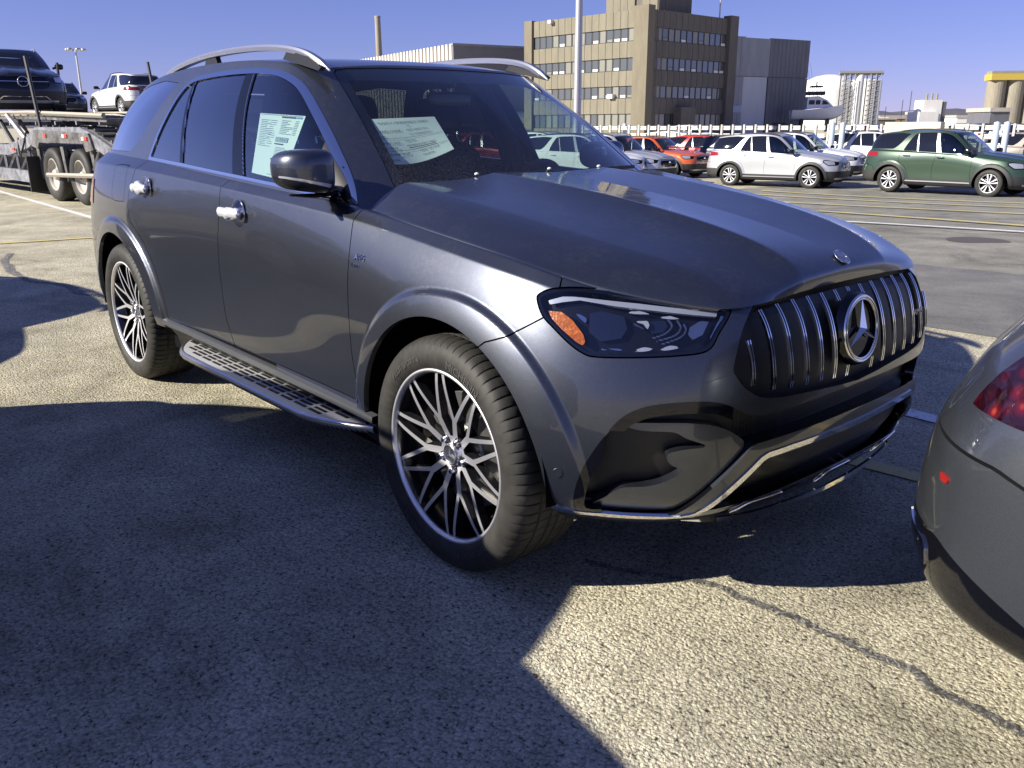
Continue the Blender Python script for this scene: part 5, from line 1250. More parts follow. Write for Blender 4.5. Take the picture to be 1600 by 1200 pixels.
# papers
def quad_sheet(P, bend=.0, n=14):
    P = A(P); u = np.linspace(0, 1, n); U, V = np.meshgrid(u, u, indexing='ij')
    return P, U, V
def paper_on(corners, name, label, cat, lines, curl=None):
    """corners: top-left, top-right, bottom-right, bottom-left (as seen from outside); lines: (u, v, height fraction, text or bar length)"""
    P = A(corners); u = np.linspace(0, 1, 16); U, V = np.meshgrid(u, u, indexing='ij')
    def pt(U, V, off=0):
        U, V = np.asarray(U, float)[..., None], np.asarray(V, float)[..., None]
        B = P[0] * (1 - U) * (1 - V) + P[1] * U * (1 - V) + P[2] * U * V + P[3] * (1 - U) * V
        n_ = np.cross(P[1] - P[0], P[3] - P[0]); n_ /= -np.linalg.norm(n_)
        cz = 0 if curl is None else curl(U, V)
        return B + n_ * (off + cz)
    m = gridmesh(pt(U, V)); root = thing(name, label, cat); m.obj('sheet', [PAPER], root); txt = []
    w = np.linalg.norm(P[1] - P[0]); h = np.linalg.norm(P[3] - P[0])
    for (u0, v0, s, t, *cm) in lines:
        if isinstance(t, str):
            tm = text_mesh(t, s * h * .56); uu = u0 + tm.P[:, 0] / w; vv = v0 - tm.P[:, 2] / h
        else:
            gm = gridmesh(np.stack(np.meshgrid(np.linspace(0, t, 6), [0], np.linspace(0, s, 3), indexing='ij'), -1)[:, 0]); tm = gm; uu = u0 + gm.P[:, 0]; vv = v0 + gm.P[:, 2]
        for sgn in (1,):
            q = pt(uu, vv, .003); tt = Mesh(q, tm.T); tt.M[:] = cm[0] if cm else 0; txt.append(tt)
    if txt:
        j = join(*txt); j.obj('printed_text', [INK, PINKY, BARB], root, smooth=False)
    return root
PINKY = mat('grey_print', (.30, .36, .40), .6); BARB = mat('blue_print', (.12, .30, .55), .6)
grs = gridmesh(green_surface(300, 70))
from mathutils.bvhtree import BVHTree
_bv = BVHTree.FromPolygons(grs.P.tolist(), grs.T.tolist())
def on_side(x, z, inset=.012):
    h = _bv.ray_cast(Vector((x, -3, z)), Vector((0, 1, 0)))[0]; return (x, h.y + inset, z)
def on_front(w, z, inset=.015):
    h = _bv.ray_cast(Vector((3, -w, z)), Vector((-1, 0, 0)))[0]; return (h.x - inset, -w, z - .0)
bars = [(.52, .03, .022, .30, 0), (.84, .03, .022, .12, 2), (.02, .012, .006, .95, 1), (.50, .36, .075, .30, 1), (.62, .37, .055, .12, 0), (.50, .46, .018, .22, 0), (.50, .70, .03, .40, 0), (.5, .955, .008, .45, 1)]
rngp = random.Random(4)
for k in range(16): bars.append((.06, .10 + .028 * k, .008, .14 + .2 * rngp.random(), 1)); 
for k in range(12): bars.append((.27, .10 + .034 * k, .007, .08 + .1 * rngp.random(), 1))
for k in range(9): bars.append((.54, .09 + .026 * k, .009, .1 + .2 * rngp.random(), 1)); bars.append((.84, .09 + .026 * k, .009, .08, 1))
for k in range(7): bars.append((.54, .52 + .024 * k, .008, .12 + .2 * rngp.random(), 1))
paper_on([on_side(-1.505, 1.468), on_side(-1.155, 1.452), on_side(-1.195, 1.205), on_side(-1.47, 1.225)], 'window_sticker', 'large white price sheet inside the front side window of the dark grey SUV', 'sticker', bars)
T = [(.09, .14, .105, 'PLANT 2 WINDSHIELD SHEET'), (.50, .22, .07, '551'), (.04, .33, .11, 'LAND CODE'), (.05, .45, .11, '705'), (.47, .32, .085, 'ASSY SHIFT NO.'), (.49, .42, .08, '121 204000007671'),
     (.04, .59, .11, 'PROD NO.'), (.05, .70, .11, '3613743'), (.40, .56, .08, 'VIN NO.'), (.40, .66, .085, '4JGFB5KB1RB171883'), (.04, .83, .11, 'OFFLINE DUE'), (.05, .95, .11, '240206'), (.56, .80, .075, 'FINAL OK DUE'), (.58, .89, .075, '20240206'), (.02, .47, .006, .95), (.02, .735, .006, .95), (.42, .69, .012, .4)]
paper_on([on_front(.586, 1.439), on_front(.314, 1.449), on_front(.352, 1.325), on_front(.655, 1.275)], 'windscreen_sheet', 'creased white paper sheet with printed codes behind the windscreen of the dark grey SUV', 'paper', T, curl=lambda U, V: -.028 * np.sin(np.pi * U) * V ** 1.5 )

nb = copy_tree(suv); nb.location = (.33, -3.93, 0)
tag(nb, 'dark grey SUV alongside on the left, outside the picture, its shadow falling into it', 'SUV', 'SUVs parked in the row')
nb2 = copy_tree(suv); nb2.location = (-5.15, -3.95, 0); tag(nb2, 'dark grey SUV parked behind the one alongside, outside the picture', 'SUV', 'SUVs parked in the row')
SED = paint_mat('grey_sedan_paint', (.115, .126, .145), metal=.85, rough=.40, dust=.25)
sed = make_other('parked_sedan', 'grey sedan cut by the right edge, with its red tail lamp towards the grey SUV', 'sedan', SED, 'sedan', fn_sedan, wheel='five'); sed.location = (5.30, .02, 0)

# ----- cars of the far rows
P_W = paint_mat('white_car_paint', (.72, .73, .74), metal=0, rough=.35, dust=.1, flake=False)
P_S = paint_mat('silver_car_paint', (.55, .57, .60), metal=.5, rough=.35, dust=.1, flake=False)
P_G = paint_mat('dark_green_car_paint', (.030, .062, .038), metal=.3, rough=.35, dust=.1, flake=False)
P_O = paint_mat('orange_car_paint', (.62, .11, .02), metal=.1, rough=.35, dust=.1, flake=False)
P_K = paint_mat('dark_car_paint', (.015, .018, .030), metal=.4, rough=.3, dust=.1, flake=False)
P_R = paint_mat('red_car_paint', (.42, .02, .015), metal=.2, rough=.35, dust=.1, flake=False)
P_T = paint_mat('champagne_car_paint', (.33, .30, .26), metal=.5, rough=.35, dust=.1, flake=False)
protos = {}
def far_car(kind, paint, xy, rz, name, label, cat='SUV', z=None, group='cars stored in the far rows'):
    key = (kind, paint.name)
    if key not in protos:
        src = next((protos[k] for k in protos if k[0] == kind), None)
        if src is None:
            o = make_other(name, label, cat, paint, {'compact': 'compact', 'cross': 'compact', 'electric': 'electric'}[kind], {'compact': fn_compact, 'cross': fn_cross, 'electric': fn_big}[kind], wheel='five' if kind != 'cross' else 'six'); o['_p'] = paint.name; protos[key] = o
        else:
            o = copy_tree(src); o.name = name
            old = src['_p']
            md = {}
            for ch in o.children_recursive:
                if ch.type == 'MESH' and any(m and m.name == old for m in ch.data.materials):
                    if ch.data.name not in md:
                        me = ch.data.copy(); md[ch.data.name] = me
                        for i, m in enumerate(me.materials):
                            if m and m.name == old: me.materials[i] = paint
                    ch.data = md[ch.data.name]
            o['_p'] = paint.name; protos[key] = o
    else: o = copy_tree(protos[key]); o.name = name
    o['label'] = label; o['category'] = cat; o['group'] = group
    o.location = (xy[0], xy[1], hxy(*xy) if z is None else z); o.rotation_euler = (0, 0, rz); return o
def front_axle(rear, front): d = A(front) - A(rear); return math.atan2(d[1], d[0])
# silver and green: from where their wheels touch the ground (near side), shifted to the centre line
def by_wheels(kind, paint, rear, front, label, **k):
    a = front_axle(rear, front); n = A([-math.sin(a), math.cos(a)])      # left of travel
    c = A(front[:2]) + n * .88; return far_car(kind, paint, c, a, 'parked_car', label, **k)
HD = heading(.80, -.60)
by_wheels('compact', P_S, (-15.14, 22.30), (-12.50, 22.85), 'silver compact SUV with black wheel arches, rear car of the front row beyond the lane')
by_wheels('compact', P_G, (-9.82, 23.10), (-7.20, 23.0), 'dark green compact SUV standing at the right in the far row').scale = (1.06,) * 3
def at_px(px, D, kind, paint, label, rz=None, dz=0, name='parked_car', z=None, **k):
    """px: bearing of the middle of the car, D its distance"""
    L = (px - 800) / 1388 * D; a = rz if rz is not None else HD; p = wp(L, D); d = A([math.cos(a), math.sin(a)]); c = p[:2] + d * 1.33
    return far_car(kind, paint, c, a, name, label, z=z, **k)
H2 = front_axle((-15.14, 22.30), (-12.50, 22.85))
at_px(1262, 33.0, 'compact', P_W, 'white compact SUV half hidden behind the silver one', H2)
at_px(1385, 36.5, 'compact', P_W, 'white compact SUV seen between the silver and the green SUVs', H2)
at_px(1660, 33.0, 'compact', P_T, 'champagne compact SUV behind the bonnet of the green one at the right edge', H2)
at_px(1030, 35.0, 'cross', P_O, 'orange small crossover with grey arches left of the silver SUV', H2 - .15, name='parked_car')
at_px(968, 31.5, 'compact', P_S, 'silver SUV with black grille showing beside the windscreen pillar of the dark grey SUV', H2 - .12)
at_px(862, 36.0, 'compact', P_W, 'white SUV seen through the windscreen above the steering wheel', H2)
at_px(915, 30.5, 'compact', P_W, 'white SUV seen through the windscreen next to the pillar', H2 + .35)
at_px(778, 33.0, 'cross', P_R, 'red crossover glimpsed through the windscreen left of the steering wheel', H2)
at_px(1072, 43, 'compact', P_W, 'white SUV roof behind the orange crossover', H2)
at_px(1120, 38.5, 'cross', P_R, 'red hatchback behind the orange crossover', H2)
at_px(1172, 37.5, 'cross', P_K, 'dark crossover behind the tail of the silver SUV', H2)
at_px(820, 44, 'compact', P_K, 'dark SUV in the back row seen through the windscreen', H2)
at_px(735, 41, 'compact', P_K, 'dark SUV in the back row hidden mostly by the dark grey SUV', H2)
at_px(1455, 40.0, 'cross', P_R, 'dark red car roof just behind the green SUV', H2)
for k, (px, D, kd, pt, lab) in enumerate([(1368, 62, 'compact', P_W, 'white car beyond the guard rails below the tanks'), (1490, 60, 'compact', P_W, 'white car beyond the guard rails below the white plant'), (1425, 64, 'cross', P_K, 'dark car between the two white ones beyond the guard rails'),
        (1560, 62, 'cross', P_K, 'dark car beyond the guard rails left of the silos'), (1600, 58, 'compact', P_S, 'silver car beyond the guard rails in front of the silos'), (1525, 70, 'compact', P_K, 'dark blue car beyond the guard rails, right of the white plant'), (1090, 70, 'compact', P_W, 'white car beyond the guard rails in front of the office block')]):
    at_px(px, D, kd, pt, lab, H2 + math.pi * (k % 2), z=-.30, group='cars beyond the guard rails')
# ======================= buildings and far structures =======================
def panelled(nt, b, c, sc=(1, 1, .25), var=.25):
    tc = N(nt, 'ShaderNodeTexCoord'); mp = N(nt, 'ShaderNodeMapping'); mp.inputs['Scale'].default_value = sc; nt.links.new(tc.outputs['Object'], mp.inputs[0])
    n = noise(nt, 1.2, 6, .65, mp.outputs[0]); r = ramp(nt, n.outputs[0], [(.3, tuple(x * (1 - var) for x in c)), (.7, tuple(min(1, x * (1 + var)) for x in c))]); nt.links.new(r.outputs[0], b.inputs['Base Color'])
def wall_mat(name, c, rough=.8, var=.15): return mat(name, c, rough, build=lambda nt, b: panelled(nt, b, c, var=var))
M_TAN = wall_mat('tan_ribbed_panel', (.20, .182, .135)); M_TAN2 = wall_mat('tan_pebble_pier', (.175, .155, .11)); M_DARKP = wall_mat('brown_grey_shade_panel', (.13, .12, .105))  # brown grey panel has the shade of the right-hand office faces in its colour
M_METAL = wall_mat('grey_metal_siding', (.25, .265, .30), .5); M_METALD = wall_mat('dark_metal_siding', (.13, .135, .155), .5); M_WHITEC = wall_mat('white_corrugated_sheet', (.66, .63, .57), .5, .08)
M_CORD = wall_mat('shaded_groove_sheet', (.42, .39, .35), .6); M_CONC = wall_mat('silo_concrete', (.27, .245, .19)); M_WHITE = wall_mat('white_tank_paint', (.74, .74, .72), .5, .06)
M_YEL = mat('yellow_band', (.50, .37, .07), .6); M_BRICK = wall_mat('reddish_far_roofs', (.34, .20, .14)); M_GALV = mat('galvanised_steel', (.50, .51, .52), .45, .7); M_DGREY = mat('dark_frame', (.035, .035, .04), .5)
M_PANE = mat('office_pane', (.10, .11, .11), .06, 0, coat=1); M_PANEL = mat('drawn_blind', (.20, .20, .165), .5, coat=.6); M_SILL = mat('white_sill', (.7, .7, .7), .6)
def oriented(L0, D0, L1, D1):
    """frame along a facade: u along it, n outwards (to the right-hand side when walking from 0 to 1 seen from above gives the viewer's side)"""
    a, b = wp(L0, D0), wp(L1, D1); u = (b - a); ln = np.linalg.norm(u); u /= ln; n = A([u[1], -u[0], 0])
    if (A([CAMP[0], CAMP[1], 0]) - a) @ n < 0: n = -n
    return a, u, n, ln
def fbox(fr, s0, s1, n0, n1, z0, z1):
    a, u, n, ln = fr; P = A([a + u * s + n * q + A([0, 0, z]) for s in (s0, s1) for q in (n0, n1) for z in (z0, z1)])
    F = [(0, 1, 3, 2), (4, 6, 7, 5), (0, 4, 5, 1), (2, 3, 7, 6), (0, 2, 6, 4), (1, 5, 7, 3)]; cen = P.mean(0); PP, TT, NN = [], [], []
    for f in F:
        q = P[list(f)]; nn = np.cross(q[1] - q[0], q[2] - q[0]); nn /= np.linalg.norm(nn) + 1e-20
        if (q.mean(0) - cen) @ nn < 0: q = q[::-1]; nn = -nn
        o = len(PP) * 4; PP.append(q); NN.append([nn] * 4); TT += [(o, o + 1, o + 2), (o, o + 2, o + 3)]
    return Mesh(np.concatenate(PP), TT, np.concatenate(NN))
Z0 = -.58
off = thing('office_building', 'four storey tan concrete office block with bands of dark windows and a roof tower', 'building', tuple(wp(15.5, 104, Z0)))
def oadd(name, m, mats, parent=None):
    """mesh given in world space, stored relative to its thing"""
    p = parent or off; loc = A(off.location) if p is off or p.parent is off else A([0, 0, 0])
    o = Mesh(m.P - loc, m.T, m.N, m.M).obj(name, mats, p, smooth=False); return o
FA = oriented(2.0, 118, 15.54, 104); FB = oriented(15.54, 104, 27.9, 115)
core = fbox(FA, 0, FA[3], -14, -.25, Z0, 13.7); oadd('wall', core, [M_DARKP])
rows = [(10.65, 12.1), (7.45, 8.9), (4.38, 5.78), (1.0, 2.65)]
rb = random.Random(11)
def facade(fr, s0, s1, n, mp, dark):
    wdt = (s1 - s0) / n; zs = [Z0] + [z for r in rows[::-1] for z in r] + [13.95]
    for k in range(n):
        a = s0 + k * wdt
        for j in range(0, len(zs), 2):
            oadd('wall_panel', fbox(fr, a + .03, a + wdt - .03, -.25, .06, zs[j] + .0, zs[j + 1]), [mp])
        for (za, zb) in rows:
            w = oadd('window', fbox(fr, a + .02, a + wdt - .02, -.24, -.12, za, zb), [M_DGREY]); bl = rb.random()
            lo = za + .08
            m = [M_PANEL if bl < (.45 if not dark else .2) else M_PANE]
            if bl > .72: oadd('sash', fbox(fr, a + .16, a + wdt - .16, -.12, -.07, za + .10, za + .40), [M_SILL if bl > .8 else M_PANEL], w); lo = za + .46
            oadd('pane', fbox(fr, a + .14, a + wdt - .14, -.12, -.09, lo, zb - .06), m, w)
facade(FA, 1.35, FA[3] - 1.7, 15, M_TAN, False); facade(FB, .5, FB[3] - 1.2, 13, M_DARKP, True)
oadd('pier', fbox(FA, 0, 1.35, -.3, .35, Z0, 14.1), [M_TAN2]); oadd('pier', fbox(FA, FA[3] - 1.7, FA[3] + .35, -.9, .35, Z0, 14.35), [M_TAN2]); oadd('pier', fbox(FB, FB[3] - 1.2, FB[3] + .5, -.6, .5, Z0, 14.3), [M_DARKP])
FP = oriented(12.2, 117, 17.6, 110); FQ = oriented(17.6, 110, 22.4, 114.4)
for k in range(7):
    if k == 4: continue
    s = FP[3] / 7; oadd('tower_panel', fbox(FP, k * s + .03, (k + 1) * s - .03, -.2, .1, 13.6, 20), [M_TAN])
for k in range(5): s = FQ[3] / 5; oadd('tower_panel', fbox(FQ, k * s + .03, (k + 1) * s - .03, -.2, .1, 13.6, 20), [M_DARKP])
oadd('roof_tower', fbox(FP, .1, FP[3] - .1, -5, -.15, 13.6, 19.8), [M_DARKP])
oadd('entrance', fbox(FB, 5.4, 8.2, .06, 1.2, Z0, 3.4), [M_DARKP])
oadd('air_conditioner', fbox(FA, 14.2, 15.0, -.1, .5, 4.4, 4.9), [M_SILL]); oadd('camera_box', fbox(FA, 4.4, 4.9, .06, .6, 13.5, 13.9), [M_SILL])
oadd('antenna_mast', tube([wp(26.6, 117, 13.5), wp(26.6, 117, 20)], .09, 8), [M_GALV])
# metal hall joined to the right
hall = thing('metal_hall', 'blue grey metal clad hall with a tall door right of the office block', 'building', tuple(wp(27.9, 115, Z0)))
def tadd(t, name, m, mats, parent=None): return Mesh(m.P - A(t.location), m.T, m.N, m.M).obj(name, mats, parent or t, smooth=False)
FH2 = oriented(28.2, 115.5, 40.3, 122.5); tadd(hall, 'wall', fbox(FH2, 0, FH2[3], -12, -.3, Z0, 11.95), [M_METALD])
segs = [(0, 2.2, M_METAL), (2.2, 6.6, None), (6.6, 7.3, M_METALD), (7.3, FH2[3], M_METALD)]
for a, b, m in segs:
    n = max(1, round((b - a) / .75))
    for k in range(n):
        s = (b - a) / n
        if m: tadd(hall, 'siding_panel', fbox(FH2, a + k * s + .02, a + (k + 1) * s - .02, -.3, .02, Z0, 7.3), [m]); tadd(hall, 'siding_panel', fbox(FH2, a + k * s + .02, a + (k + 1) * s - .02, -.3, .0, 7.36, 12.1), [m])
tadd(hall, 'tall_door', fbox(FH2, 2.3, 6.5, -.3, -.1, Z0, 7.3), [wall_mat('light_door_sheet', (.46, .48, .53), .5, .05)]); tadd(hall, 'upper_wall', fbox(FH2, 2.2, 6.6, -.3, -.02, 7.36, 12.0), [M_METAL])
tadd(hall, 'sign', fbox(FH2, .6, 2.1, .02, .12, 2.9, 3.7), [wall_mat('pale_blue_sign', (.35, .42, .55))]); tadd(hall, 'dark_opening', fbox(FH2, 8.0, 10.5, -.0, .04, Z0, 1.6), [M_DGREY])
# corrugated warehouse on the left
wh = thing('warehouse', 'long white corrugated warehouse with a dark grey end wall behind the dark grey SUV roof', 'building', tuple(wp(-7.9, 125, Z0)))
FW = oriented(-36, 171, -7.9, 125); FX = oriented(-7.9, 125, 3.4, 131.5)
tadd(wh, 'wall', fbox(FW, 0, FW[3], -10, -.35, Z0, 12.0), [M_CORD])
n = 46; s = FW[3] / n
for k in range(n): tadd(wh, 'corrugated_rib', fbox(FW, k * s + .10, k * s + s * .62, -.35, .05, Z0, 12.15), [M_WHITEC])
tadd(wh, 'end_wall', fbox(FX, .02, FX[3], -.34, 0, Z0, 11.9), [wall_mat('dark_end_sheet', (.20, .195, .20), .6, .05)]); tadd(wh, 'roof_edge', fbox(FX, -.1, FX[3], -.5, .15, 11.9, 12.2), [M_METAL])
tadd(wh, 'white_tank', tube([wp(-1.5, 128, 2.4), wp(2.6, 130, 2.4)], .9, 14), [M_WHITE])
# chimney, light poles
ch = Mesh(*(lambda m: (m.P, m.T, m.N))(lathe([(.62, 0), (.46, 19.2), (.50, 19.25), (.50, 19.5), (.3, 19.5)], 20, 'z'))); o = ch.obj('chimney', [M_CONC]); o.location = wp(-21.7, 150, -1.0); tag(o, 'tall tapering concrete chimney behind the warehouse', 'chimney')
lp = thing('light_pole', 'tall galvanised light pole rising in front of the office block', 'light pole', tuple(wp(2.68, 36, -.58)))
lathe([(.17, 0), (.12, 12.0)], 20, 'z').obj('pole', [M_GALV], lp); lathe([(.28, 0), (.28, .05), (.18, .06)], 16, 'z').obj('base_plate', [M_GALV], lp)
for sx_ in (-1, 1): superell((sx_ * .7, 0, 12.0), (.38, .18, .09), .5, .5, 14, 8).obj('lamp_head', [M_GALV], lp)
mp_ = thing('mast_light', 'slender mast with a ring of floodlights beyond the car hauler', 'light pole', tuple(wp(-43.0, 90, -.5)))
lathe([(.16, 0), (.09, 9.2)], 12, 'z').obj('pole', [M_GALV], mp_)
for k in range(6): a = k * math.pi / 3; superell((.75 * math.cos(a), .75 * math.sin(a), 9.2), (.22, .22, .13), .6, .6, 10, 8).obj('lamp_head', [M_GALV], mp_)
tube([(-.8, 0, 9.2), (.8, 0, 9.2)], .04, 6).obj('cross_arm', [M_GALV], mp_)
# guard rail racks
gr_ = thing('guard_rail_fence', 'long double row of pale steel guard rail sections on posts behind the far cars', 'barrier', tuple(wp(4.0, 44.5, -.56)))
a0, a1 = wp(3.2, 45.0, -.56), wp(21.5, 31.5, -.56); d = a1 - a0; ln = np.linalg.norm(d); d /= ln; nrm = A([d[1], -d[0], 0]); nps = 44
if (C0 - a0) @ nrm < 0: nrm = -nrm
loc = A(gr_.location); rz = math.atan2(d[1], d[0]); post = box(-.04, .04, -.06, .06, 0, 1.96); pme = raw_mesh('post', post.P, post.T, post.N, [M_RAILP if 'M_RAILP' in globals() else mat('pale_rail_post', (.62, .60, .54), .6)], False)
for k in range(nps):
    p = a0 + d * (ln * k / (nps - 1)); o = link('post', pme, gr_, tuple(p - loc), (0, 0, rz))
wprof = [(-.02, -.15), (.0, -.15), (.03, -.10), (.0, -.03), (0, .03), (.03, .10), (0, .15), (-.02, .15)]
for zc_ in (.75, 1.15, 1.48, 1.81):
    for seg in range(43):
        p0 = a0 + d * (ln * seg / 43 + .05) + nrm * .0; p1 = a0 + d * (ln * (seg + 1) / 43 - .14) + nrm * .0
        sweep([p0 - loc + A([0, 0, zc_]), p1 - loc + A([0, 0, zc_])], [(x * 1.0, z * .62) for x, z in wprof]).obj('rail_beam', [mat('pale_rail_beam', (.66, .65, .60), .5)], gr_)
for k, (px, D) in enumerate(((978, 43.6), (1303, 36.6), (1319, 36.4), (1560, 32.3), (1576, 32.1))):
    o = lathe([(.11, 0), (.11, 2.0), (0, 2.04)], 14, 'z').obj('bollard', [mat('pale_blue_bollard', (.48, .56, .66), .5)]); o.location = wp((px - 800) / 1388 * D, D, -.56)
    tag(o, ['pale blue steel bollard left of the guard rails', 'left one of two pale bollards in the middle of the guard rails', 'right one of two pale bollards in the middle of the guard rails', 'left one of two pale bollards above the green SUV', 'right one of two pale bollards above the green SUV'][k], 'bollard', 'bollards along the guard rails')
o = box(-1.0, 1.0, -.4, .4, 0, .42).obj('concrete_block', [wall_mat('cream_box', (.62, .58, .48))], smooth=False); o.location = wp((1431 - 800) / 1388 * 34.5, 34.5, 1.05); o.rotation_euler = (0, 0, rz); tag(o, 'cream box lying on top of the guard rails above the green SUV', 'box')
# motor boat on the hard
bt = thing('motor_boat', 'blue grey flybridge motor boat stored ashore right of the metal hall', 'boat', tuple(wp(40.6, 118.5, 1.5)), heading(.98, -.15)); bt.scale = (1.45, 1.45, 1.45)
sx = np.linspace(-2.3, 2.3, 15); prof = []
for x in sx:
    t_ = (x + 2.3) / 4.6; bw = .95 * (1 - max(0, (t_ - .55) / .45) ** 2.2) + .02; zt = 1.15 + .45 * t_ ** 2; kz = .25 + .55 * max(0, (t_ - .7) / .3) ** 2
    prof.append([(x, -bw, zt), (x, -bw * .92, zt - .12), (x, -bw * .75, kz + .25), (x, -.02, kz), (x, bw * .75, kz + .25), (x, bw * .92, zt - .12), (x, bw, zt)])
BOATM = wall_mat('boat_gelcoat', (.68, .70, .78), .3, .04)
hm = gridmesh(A(prof)); hm = hm if hm.N[:7, 1].sum() < 1e9 and (hm.N * (hm.P - [0, 0, 1])).sum() > 0 else Mesh(hm.P, hm.T[:, ::-1]); hm.obj('hull', [BOATM], bt); dk = gridmesh(A([[p[0], p[-1]] for p in prof])); (dk if dk.N[:, 2].mean() > 0 else Mesh(dk.P, dk.T[:, ::-1])).obj('deck', [BOATM], bt)
prism([(-1.0, 1.2), (1.35, 1.4), (.75, 2.0), (-.05, 2.35), (-1.0, 2.3)], 1, -.62, .62).obj('cabin', [BOATM], bt, smooth=False)
for s_ in (-1, 1):
    prism([(-.85, 1.62), (-.35, 1.62), (-.35, 2.0), (-.85, 2.0)], 1, s_ * .60, s_ * .64).obj('window', [GLOSSBLK], bt, smooth=False); prism([(-.25, 1.62), (.15, 1.62), (.15, 2.0), (-.25, 2.0)], 1, s_ * .60, s_ * .64).obj('window', [GLOSSBLK], bt, smooth=False); prism([(.3, 1.62), (.95, 1.62), (.6, 1.95), (.35, 1.98)], 1, s_ * .60, s_ * .64).obj('window', [GLOSSBLK], bt, smooth=False)
    for x in np.linspace(-1.0, .4, 5): tube([(x, s_ * .6, 2.3), (x, s_ * .6, 3.15)], .022, 5).obj('stanchion', [M_GALV], bt)
    tube([(-.6, s_ * .5, 3.2), (-1.1, s_ * .9, 5.2)], .012, 4).obj('outrigger', [M_GALV], bt)
box(-1.0, .5, -.65, .65, 2.45, 2.75).obj('flybridge', [mat('dark_canvas', (.03, .035, .05), .8)], bt, smooth=False); box(-.7, .25, -.8, .8, 3.12, 3.24).obj('canopy', [mat('dark_canvas', (.03, .035, .05), .8)], bt, smooth=False); tube([(-.2, 0, 3.2), (-.2, 0, 3.6)], .06, 6).obj('radar_mast', [M_DGREY], bt)
for x in (-1.3, 1.0): box(x - .1, x + .1, -.5, .5, -.75, .4).obj('stand', [M_DGREY], bt, smooth=False)
# storage tanks with a stair tower
tk = thing('storage_tank', 'large white domed storage tank with a piping tower on its right', 'tank', tuple(wp(108.3, 306, -.6)))
R_ = 9.6; lathe([(R_, 0), (R_, 12.6), (R_ * .96, 14.2), (R_ * .8, 16.0), (R_ * .5, 17.3), (R_ * .2, 17.9), (0, 18)], 48, 'z').obj('shell', [M_WHITE], tk)
t2 = thing('storage_tank', 'white flat topped tank behind the steel stair towers', 'tank', tuple(wp(118.2, 301, -.6))); lathe([(5.6, 0), (5.6, 15.4), (5.2, 15.9), (0, 16.6)], 40, 'z').obj('shell', [M_WHITE], t2)
st_ = thing('stair_tower', 'steel lattice stair towers around a white column in front of the white tanks', 'tower', tuple(wp(112.2, 290, -.6)))
def sadd(name, m, mats): return tadd(st_, name, m, mats)
lathe([(1.45, 0), (1.45, 17.2), (0, 17.4)], 20, 'z').obj('white_column', [M_WHITE], st_)
for cx in (-4.1, 4.3):
    c_ = wp(112.2 + cx, 289)
    for ax_ in (-1.7, 0, 1.7):
        for ay_ in (-1.5, 1.5): p = c_ + RH * ax_ + FH * ay_; sadd('leg', tube([p + A([0, 0, -.6]), p + A([0, 0, 16.6])], .17, 5), [M_DGREY if ay_ > 0 else M_GALV])
    for z in np.arange(1, 16, 1.5):
        q = wp(112.2 + cx, 289, z); sadd('landing', tube([q - RH * 1.8, q + RH * 1.8], .16, 4), [M_GALV]); sadd('brace', tube([q - RH * 1.7, q + RH * 1.7 + A([0, 0, 1.4])], .10, 4), [M_DGREY])
q = wp(112.2, 289, 16.9); sadd('top_platform', tube([q - RH * 7, q + RH * 7], .7, 4), [mat('dark_grating', (.22, .22, .22), .7)])
for k in range(13): p = q + RH * (-7 + k * 14 / 12); sadd('railing_post', tube([p, p + A([0, 0, 1.5])], .08, 4), [M_GALV])
# white plant, silos, skyline
pl = thing('white_plant', 'small white industrial block with three vents near the silos', 'building', tuple(wp(142, 300, -.6)))
FPn = oriented(137.5, 300, 147.5, 300)
for (a, b, z1, n1) in ((0, 6.5, 5.2, -.0), (2.0, 8.2, 9.0, -2.0), (8.2, 9.8, 8.4, -2.2)): tadd(pl, 'block', fbox(FPn, a, b, -9, n1, -.6, z1), [M_WHITE if a < 8 else M_METALD])
for k in range(3): tadd(pl, 'vent_stack', tube([wp(140.7 + k * 1.7, 303, 9), wp(140.7 + k * 1.7, 303, 11)], .35, 8), [M_CONC])
sl_ = thing('concrete_silos', 'row of tall concrete silos with a yellow band along the top at the right edge', 'silo', tuple(wp(150, 262, -.6)))
for k in range(6): p = wp(141.5 + k * 5.0, 262 - k * .6, 0); sadd2 = tadd(sl_, 'silo', lathe([(2.6, -.6), (2.6, 13.3)], 24, 'z').xf(t=(p[0], p[1], 0)), [M_CONC])
FS = oriented(138.4, 259.6, 170, 256); tadd(sl_, 'yellow_band', fbox(FS, 0, FS[3], -5, .2, 13.3, 15.0), [M_YEL]); tadd(sl_, 'roof_gallery', fbox(FS, .2, FS[3], -4.5, -.5, 15.0, 15.8), [M_CONC])
rs = random.Random(5)
sk_labels = ['long reddish brown shed on the skyline left of the white plant', 'low brown frame building on the skyline beside the masts', 'dark far building with a flat roof left of the white plant', 'pale long roof right of the white plant', 'low white shed in front of the silos', 'far tan block behind the white plant', 'far dark low block beyond the reddish shed']
for k, (px, w, h, D, m) in enumerate([(1420, 60, 3.2, 420, M_BRICK), (1395, 40, 4.2, 450, M_BRICK), (1440, 12, 5.4, 400, M_DARKP), (1515, 40, 3.5, 380, M_WHITE), (1562, 30, 4.2, 240, M_METALD), (1470, 50, 4.5, 480, M_TAN), (1385, 30, 2.6, 380, M_DARKP)]):
    L = (px - 800) / 1388 * D; wd = w / 1388 * D; o = thing('distant_building', sk_labels[k], 'building', tuple(wp(L, D, -.6)), 0, 'low buildings on the skyline'); f = oriented(L - wd / 2, D, L + wd / 2, D); tadd(o, 'wall', fbox(f, 0, wd, -12, 0, -.6, h * .8 + 1.0), [m]); tadd(o, 'roof', fbox(f, -.4, wd + .4, -12.4, .4, h * .8 + 1.0, h + 1.2), [M_CORD])
